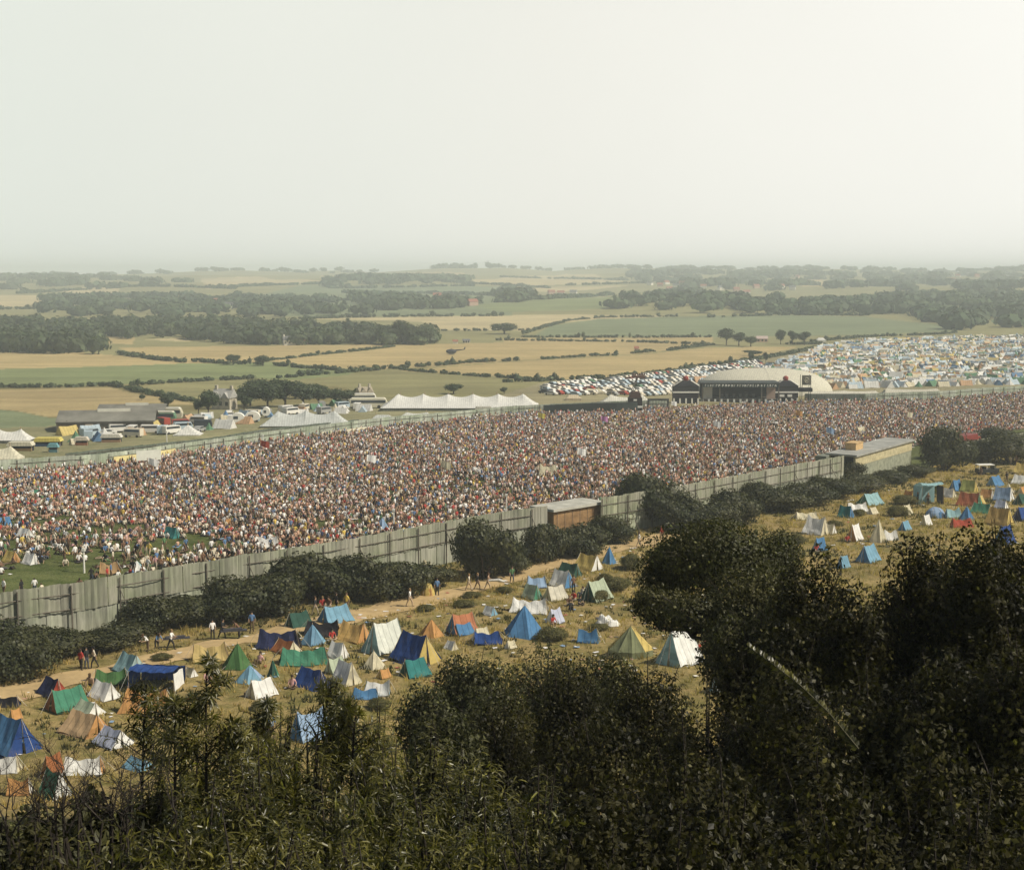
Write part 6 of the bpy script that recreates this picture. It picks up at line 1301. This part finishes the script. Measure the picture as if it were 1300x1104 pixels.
def fg_bush(cx, top, wpx, Y, kind, dens=1.0, label=None, hf=None):
    d = ray(cx, top); q = d*(Y/d[1]); x = float(q[0]); zt = CAMZ+float(q[2]); zg = float(terrain(x, Y)); h = max(zt-zg, .7); s = FPX/Y*.98; rx = wpx/2/s; ry = min(rx*.9, 2.6)
    r = thing({'b': 'hawthorn_bush', 's': 'fine_leaved_bush', 'l': 'narrow_leaved_bush'}[kind], label or FG_L[kind], 'bush', (x, Y, zg), 0, None if label else FG_G[kind]); hv = min(h, (hf or {'b': 3.4, 's': 2.5, 'l': 2.6}[kind])*rx+.5); cz = h-hv*.48
    lf = {'b': .060, 's': .10 if Y > 33 or Y < 13 else .075, 'l': .105}[kind]; mat = {'b': BROAD, 's': SHRUB, 'l': LANCE}[kind]; tm = {'b': BLEAF, 's': BLEAF, 'l': LLEAF}[kind]
    area = (2*rx)*min(hv, 4.5); c = np.array([0, 0, cz]); R3 = np.array([rx, ry, hv*.5])
    Vs, Fs, ts = [], [], []; nn = 0
    if 1:
        n = int(area*{'b': 2000, 's': 900, 'l': 850}[kind]*dens); P, Nn, lc, lr = lobed(c, R3*.93, n, lf, 16, .62); D = np.cross(Nn, unit(n))+np.array([0, 0, -.5]); V, F, t = leaves(P, D, Nn, lf*rng.uniform(.6, 1.35, n), tm, rng.uniform(.4, 1.5, n)*np.where(rng.random(n) < .07, 2.8, 1)); Vs.append(V); Fs.append(F); ts.append(t); nn += len(V)  # a few random leaves tinted far brighter, as painted sun highlights
    ns = int(area*{'b': 9, 's': 5, 'l': 16}[kind]*dens)+8; dd = unit(ns); dd[:, 2] = np.abs(dd[:, 2])*.95+(.05 if kind != 'l' else .2); k = rng.integers(0, 16, ns)
    tip = c+dd*R3*rng.uniform(.8, 1.04 if kind != 'l' else 1.05, ns)[:, None]; bs = c+dd*R3*np.array([.45, .45, .25 if kind != 'l' else -.1])
    V, F, t, mid = shoots(bs, tip, {'b': 30, 's': 16, 'l': 30}[kind], lf, tm, .25 if kind == 'l' else .1, .72 if kind == 'l' else .85); Vs.append(V); Fs.append(F+nn); ts.append(t)
    # everything in one triangle/quad list
    F0 = np.concatenate(Fs); mk('foliage', np.concatenate(Vs), F0, mat, None, np.concatenate(ts), False, r)
    m = MB(); st4 = max(1, ns//12); zc = cz-hv*.35; lnx = 4.5 if (hf or 9) < 1.7 else 0; m.tube([(lnx, 0, -.2), (lnx, .03, zc*(.96 if lnx else .5)), (0, 0, zc)], [.07, .055, .04], 6)
    for i in range(0, ns, st4): m.tube([(0, 0, zc), tuple(bs[i]), tuple(mid[i]), tuple(tip[i])], [.035, .02, .010, .003], 4, cap=False)
    m.build('stem', TWIG, r); return r
FG = [
 (912, 650, 200, 32, 's', 2.2, 'broad dark tree rising in the middle of the near slope, highest part', 1.15), (975, 655, 110, 33, 's', 2, 'dark tree crown joined to the right of the broad middle tree', 1.9), (850, 682, 100, 33, 's', 2, 'lower left shoulder of the broad middle tree', 1.6), (838, 735, 100, 31, 's', 1.8, 'dark leafy bough hanging over the olive bell tent', .95),
 (880, 745, 110, 30, 's', 1.8, 'dark leafy bough above the tall white tent', .9), (955, 705, 150, 30, 's', 1.8, 'dark bush filling the right foot of the broad middle tree', 2.2), (925, 775, 90, 28, 's', 1.6), (1000, 745, 110, 28, 's', 1.6), (1060, 765, 110, 27, 's', 1.4),
 (1150, 750, 150, 19, 'b', 1), (1222, 745, 150, 18.5, 'b', 1), (1292, 735, 150, 18, 'b', 1), (1010, 775, 130, 18, 'b', 1), (1205, 690, 110, 20, 'b', 1), (1275, 655, 110, 19.5, 'b', 1),
 (600, 814, 130, 38, 's', 1.2), (690, 808, 150, 40, 's', 1.1), (545, 852, 120, 34, 's', 1.2), (775, 818, 110, 36, 's', 1.1), (650, 850, 180, 30, 's', 1.1),
 (1030, 696, 125, 20, 'b', 1), (1088, 735, 100, 18, 'b', 1), (1178, 664, 130, 19, 'b', 1), (1246, 666, 150, 18, 'b', 1), (1312, 650, 120, 19, 'b', 1), (960, 768, 130, 20, 'b', 1), (1130, 735, 90, 21, 'b', .9),
 (720, 818, 140, 24, 'b', 1), (825, 822, 130, 22, 'b', 1), (640, 862, 150, 22, 'b', .9), (900, 850, 150, 19, 'b', 1), (565, 890, 120, 21, 's', 2), (770, 880, 200, 16, 'b', .8), (880, 905, 200, 15, 'b', .8),
 (1000, 830, 200, 16, 'b', .9), (1110, 840, 200, 15, 'b', .9), (1220, 800, 220, 14.5, 'b', .9), (1310, 790, 160, 14, 'b', .9), (1050, 905, 220, 12.5, 'b', .7), (1180, 915, 240, 12, 'b', .7), (1300, 900, 180, 12, 'b', .7),
 (930, 960, 220, 11.5, 'b', .7), (780, 975, 220, 11.5, 'b', .7), (1080, 985, 240, 10.5, 'b', .7), (1240, 990, 240, 10.5, 'b', .7), (680, 985, 180, 12, 'l', .8), (850, 1030, 260, 9.5, 'b', .6), (1020, 1045, 260, 9, 'b', .6), (1200, 1050, 260, 9, 'b', .6), (1320, 1040, 160, 9, 'b', .6), (690, 1040, 200, 9.5, 'b', .6),
 (350, 905, 90, 14, 'l', .9), (425, 868, 84, 14, 'l', .8), (300, 925, 130, 13.5, 'l', 1), (478, 900, 110, 14, 'l', 1), (540, 925, 120, 13.5, 'l', 1), (600, 950, 120, 13, 'l', 1), (240, 935, 120, 13, 'l', .9), (190, 960, 110, 12.5, 'l', .9), (390, 935, 150, 12.5, 'l', 1), (490, 960, 160, 12, 'l', 1), (330, 965, 180, 11.5, 'l', .9),
 (120, 995, 120, 12, 's', 2.0), (50, 1012, 120, 11.5, 's', 2.0), (-10, 1015, 90, 11, 's', 2), (250, 990, 180, 11, 'l', .8), (420, 1000, 200, 10.5, 'l', .8), (560, 1000, 190, 10.5, 'l', .8), (160, 1035, 170, 10, 'l', .7), (320, 1040, 200, 9.5, 'l', .7), (480, 1045, 200, 9.5, 'l', .7), (620, 1040, 160, 9.8, 'l', .7), (40, 1050, 170, 9.5, 'b', .7),
]
for a in FG: fg_bush(*a)
def leafy_shoot(px, top, bot, Y, label, n=60, lean=0):
    n = 34
    d = ray(px+lean, top); q = d*(Y/d[1]); d0 = ray(px, bot); q0 = d0*(Y/d0[1]); zg = float(terrain(q0[0], Y)); r = thing('leafy_sapling', label, 'sapling', (float(q0[0]), Y, zg)); zt = CAMZ+q[2]-zg; zb = CAMZ+q0[2]-zg; m = MB(); tx = float(q[0]-q0[0])
    tips = [(tx, 0, zt)]; bs = [(0, 0, zb)]
    for k in range(22): f = .12+.84*k/22; a = rng.uniform(0, 6.28); b0 = np.array([tx*f, 0, zb+(zt-zb)*f]); bs.append(tuple(b0)); tips.append(tuple(b0+np.array([math.cos(a), math.sin(a)*.6, .55])*rng.uniform(.3, .6)*(1.2-f)))
    V, F, t, mid = shoots(np.array(bs, float), np.array(tips, float), n, .11, LLEAF, .1, .65); mk('foliage', V, F, LANCE, None, t, False, r)
    m.tube([(0, 0, -.1), (0, 0, zb), tuple(mid[0]), tips[0]], [.022, .014, .009, .003], 5)
    for i in range(1, len(bs)): m.tube([bs[i], tuple(mid[i]), tips[i]], [.006, .004, .002], 4, cap=False)
    m.build('stem', TWIG, r)
for a in [(262, 828, 1010, 12, 'tallest leafy sapling at lower left rising over the camp'), (180, 866, 1010, 12.5, 'leafy sapling left of the tallest one', 50, 6), (222, 885, 1010, 12, 'short leafy sapling between the two taller ones', 50), (420, 862, 1000, 13, 'leafy sapling below the navy tent', 60), (345, 890, 1000, 13, 'leafy sapling left of the mid blue tent', 50, -8), (300, 920, 1020, 12, 'small leafy sapling right of the tallest one', 40), (445, 890, 1010, 12.5, 'thin leafy sapling right of the mid blue tent', 40, 8)]: leafy_shoot(*a)
def twig_shrub(px, bot, Y, label, hgt, seed, spread=.5):
    rr = random.Random(seed); d = ray(px, bot); q = d*(Y/d[1]); zg = float(terrain(q[0], Y)); r = thing('bare_shrub', label, 'shrub', (float(q[0]), Y, zg)); z0 = CAMZ+float(q[2])-zg; m = MB(); pass
    def grow(p, d_, L, rad, dep):
        pts = [p]; dd = Vector(d_)
        for k in range(3): dd = (dd+Vector((rr.gauss(0, .22), rr.gauss(0, .22), rr.gauss(.05, .14)))).normalized(); pts.append(pts[-1]+dd*L/3)
        m.tube(pts, [rad, rad*.85, rad*.7, rad*.55], 4, cap=False)
        if dep:
            for k in range(rr.choice([2, 3, 3])): n_ = (dd+Vector((rr.gauss(0, spread), rr.gauss(0, spread), rr.gauss(0, .3)))).normalized(); grow(pts[rr.choice([1, 2, 3, 3])], n_, L*rr.uniform(.55, .85), rad*.6, dep-1)
    for k in range(9):
        t0 = Vector((rr.gauss(0, .28), rr.gauss(0, .15), z0-.25)); m.tube([(0, 0, -.2), (t0.x*.5, t0.y*.5, z0*.6), t0], [.014, .011, .009], 4, cap=False); grow(t0, (rr.gauss(0, .35), rr.gauss(0, .3), 1), hgt*rr.uniform(.6, 1), .008, 4)
    m.build('branches', TWIG, r)
twig_shrub(85, 1005, 10.5, 'leafless twiggy shrub at lower left in front of the tents', .36, 3); twig_shrub(130, 1000, 10.8, 'leafless shrub right of the first bare one', .32, 8); twig_shrub(30, 1010, 10.5, 'leafless shrub at the left edge', .28, 5); twig_shrub(165, 1010, 11, 'thin leafless shrub beside the leafy saplings', .22, 11)
def bramble(pts, Y, label, nl=90, size=.05):
    W = [ray(a, b_)*(Y/ray(a, b_)[1]) for a, b_ in pts]; W = [np.array([w_[0], w_[1]+.2*i, w_[2]+CAMZ]) for i, w_ in enumerate(W)]; o3 = W[0].copy(); r = thing('bramble', label, 'bramble', tuple(o3)); Q = np.array(W)-o3
    m = MB().tube([tuple(q) for q in Q], [.006]+[.005]*(len(Q)-2)+[.002], 5); m.build('stem', plain('bramble_stem', (.07, .065, .03)), r)
    t = np.sort(rng.uniform(0, len(Q)-1.001, nl)); i = t.astype(int); P = Q[i]+(Q[i+1]-Q[i])*(t-i)[:, None]; D = (Q[i+1]-Q[i]); D /= np.linalg.norm(D, axis=1, keepdims=True); sd = np.cross(D, (0, -1, .2))*np.where(np.arange(nl) % 2, 1, -1)[:, None]; V, F, c = leaves(P, sd+D*.5, np.tile((.2, -.4, .9), (nl, 1))+rng.normal(0, .3, (nl, 3)), size*.7*rng.uniform(.6, 1.3, nl), BLEAF, rng.uniform(.5, 1.6, nl)); mk('foliage', V, F, LANCE, None, c, False, r)
bramble([(1090, 950), (1060, 915), (1030, 890), (1000, 872), (973, 858)], 9.6, 'arching bramble stem across the dark bushes at right', 230, .06)
print('tris', sum(len(o.data.polygons) for o in bpy.data.objects if o.type == 'MESH' and o.data))

for px, py, h, c, lab in [(764, 556, 5, (.5, .22, .42), 'pink flag on a tilted pole in the middle of the crowd'), (683, 548, 4.5, (.66, .56, .12), 'yellow flag in the crowd below the white marquee'), (852, 531, 4.5, W_, 'white placard flag in the crowd below the left speaker tower'), (559, 616, 4, CR, 'cream flag in the middle of the crowd'), (463, 612, 4.5, W_, 'white flag leaning in the crowd left of centre'),
                          (1150, 548, 4.5, CR, 'cream flag in the crowd at right'), (905, 560, 4.5, W_, 'small white flag in the crowd right of centre'), (1010, 545, 4.5, OG, 'orange flag in the crowd below the stage end'), (330, 590, 4.5, RD, 'red flag in the crowd at left'), (190, 612, 4, W_, 'white flag in the crowd near the left tents'), (1050, 570, 4.5, PB, 'pale blue flag in the crowd left of the pale shed'), (730, 600, 4.2, W_, 'white flag above the brown hut')]:
    p = hit1(px, py); r = thing('flag', lab, 'flag', p, random.uniform(-.6, .6), 'flags in the crowd'); ln = random.uniform(-.5, .5); MB().tube([(0, 0, 0), (ln, 0, h)], .05, 5).build('flagpole', POLE, r); q = MB(); n = 6
    V = []; 
    for i in range(n+1): V += [(ln+i*.28, .14*math.sin(i*1.3), h-.05*i), (ln*.8+i*.27, .16*math.sin(i*1.2+.4), h-1.05-.07*i)]
    q.add(V, [(2*i, 2*i+1, 2*i+3, 2*i+2) for i in range(n)]); setcol(q.build('flag_cloth', CANVAS, r), c)
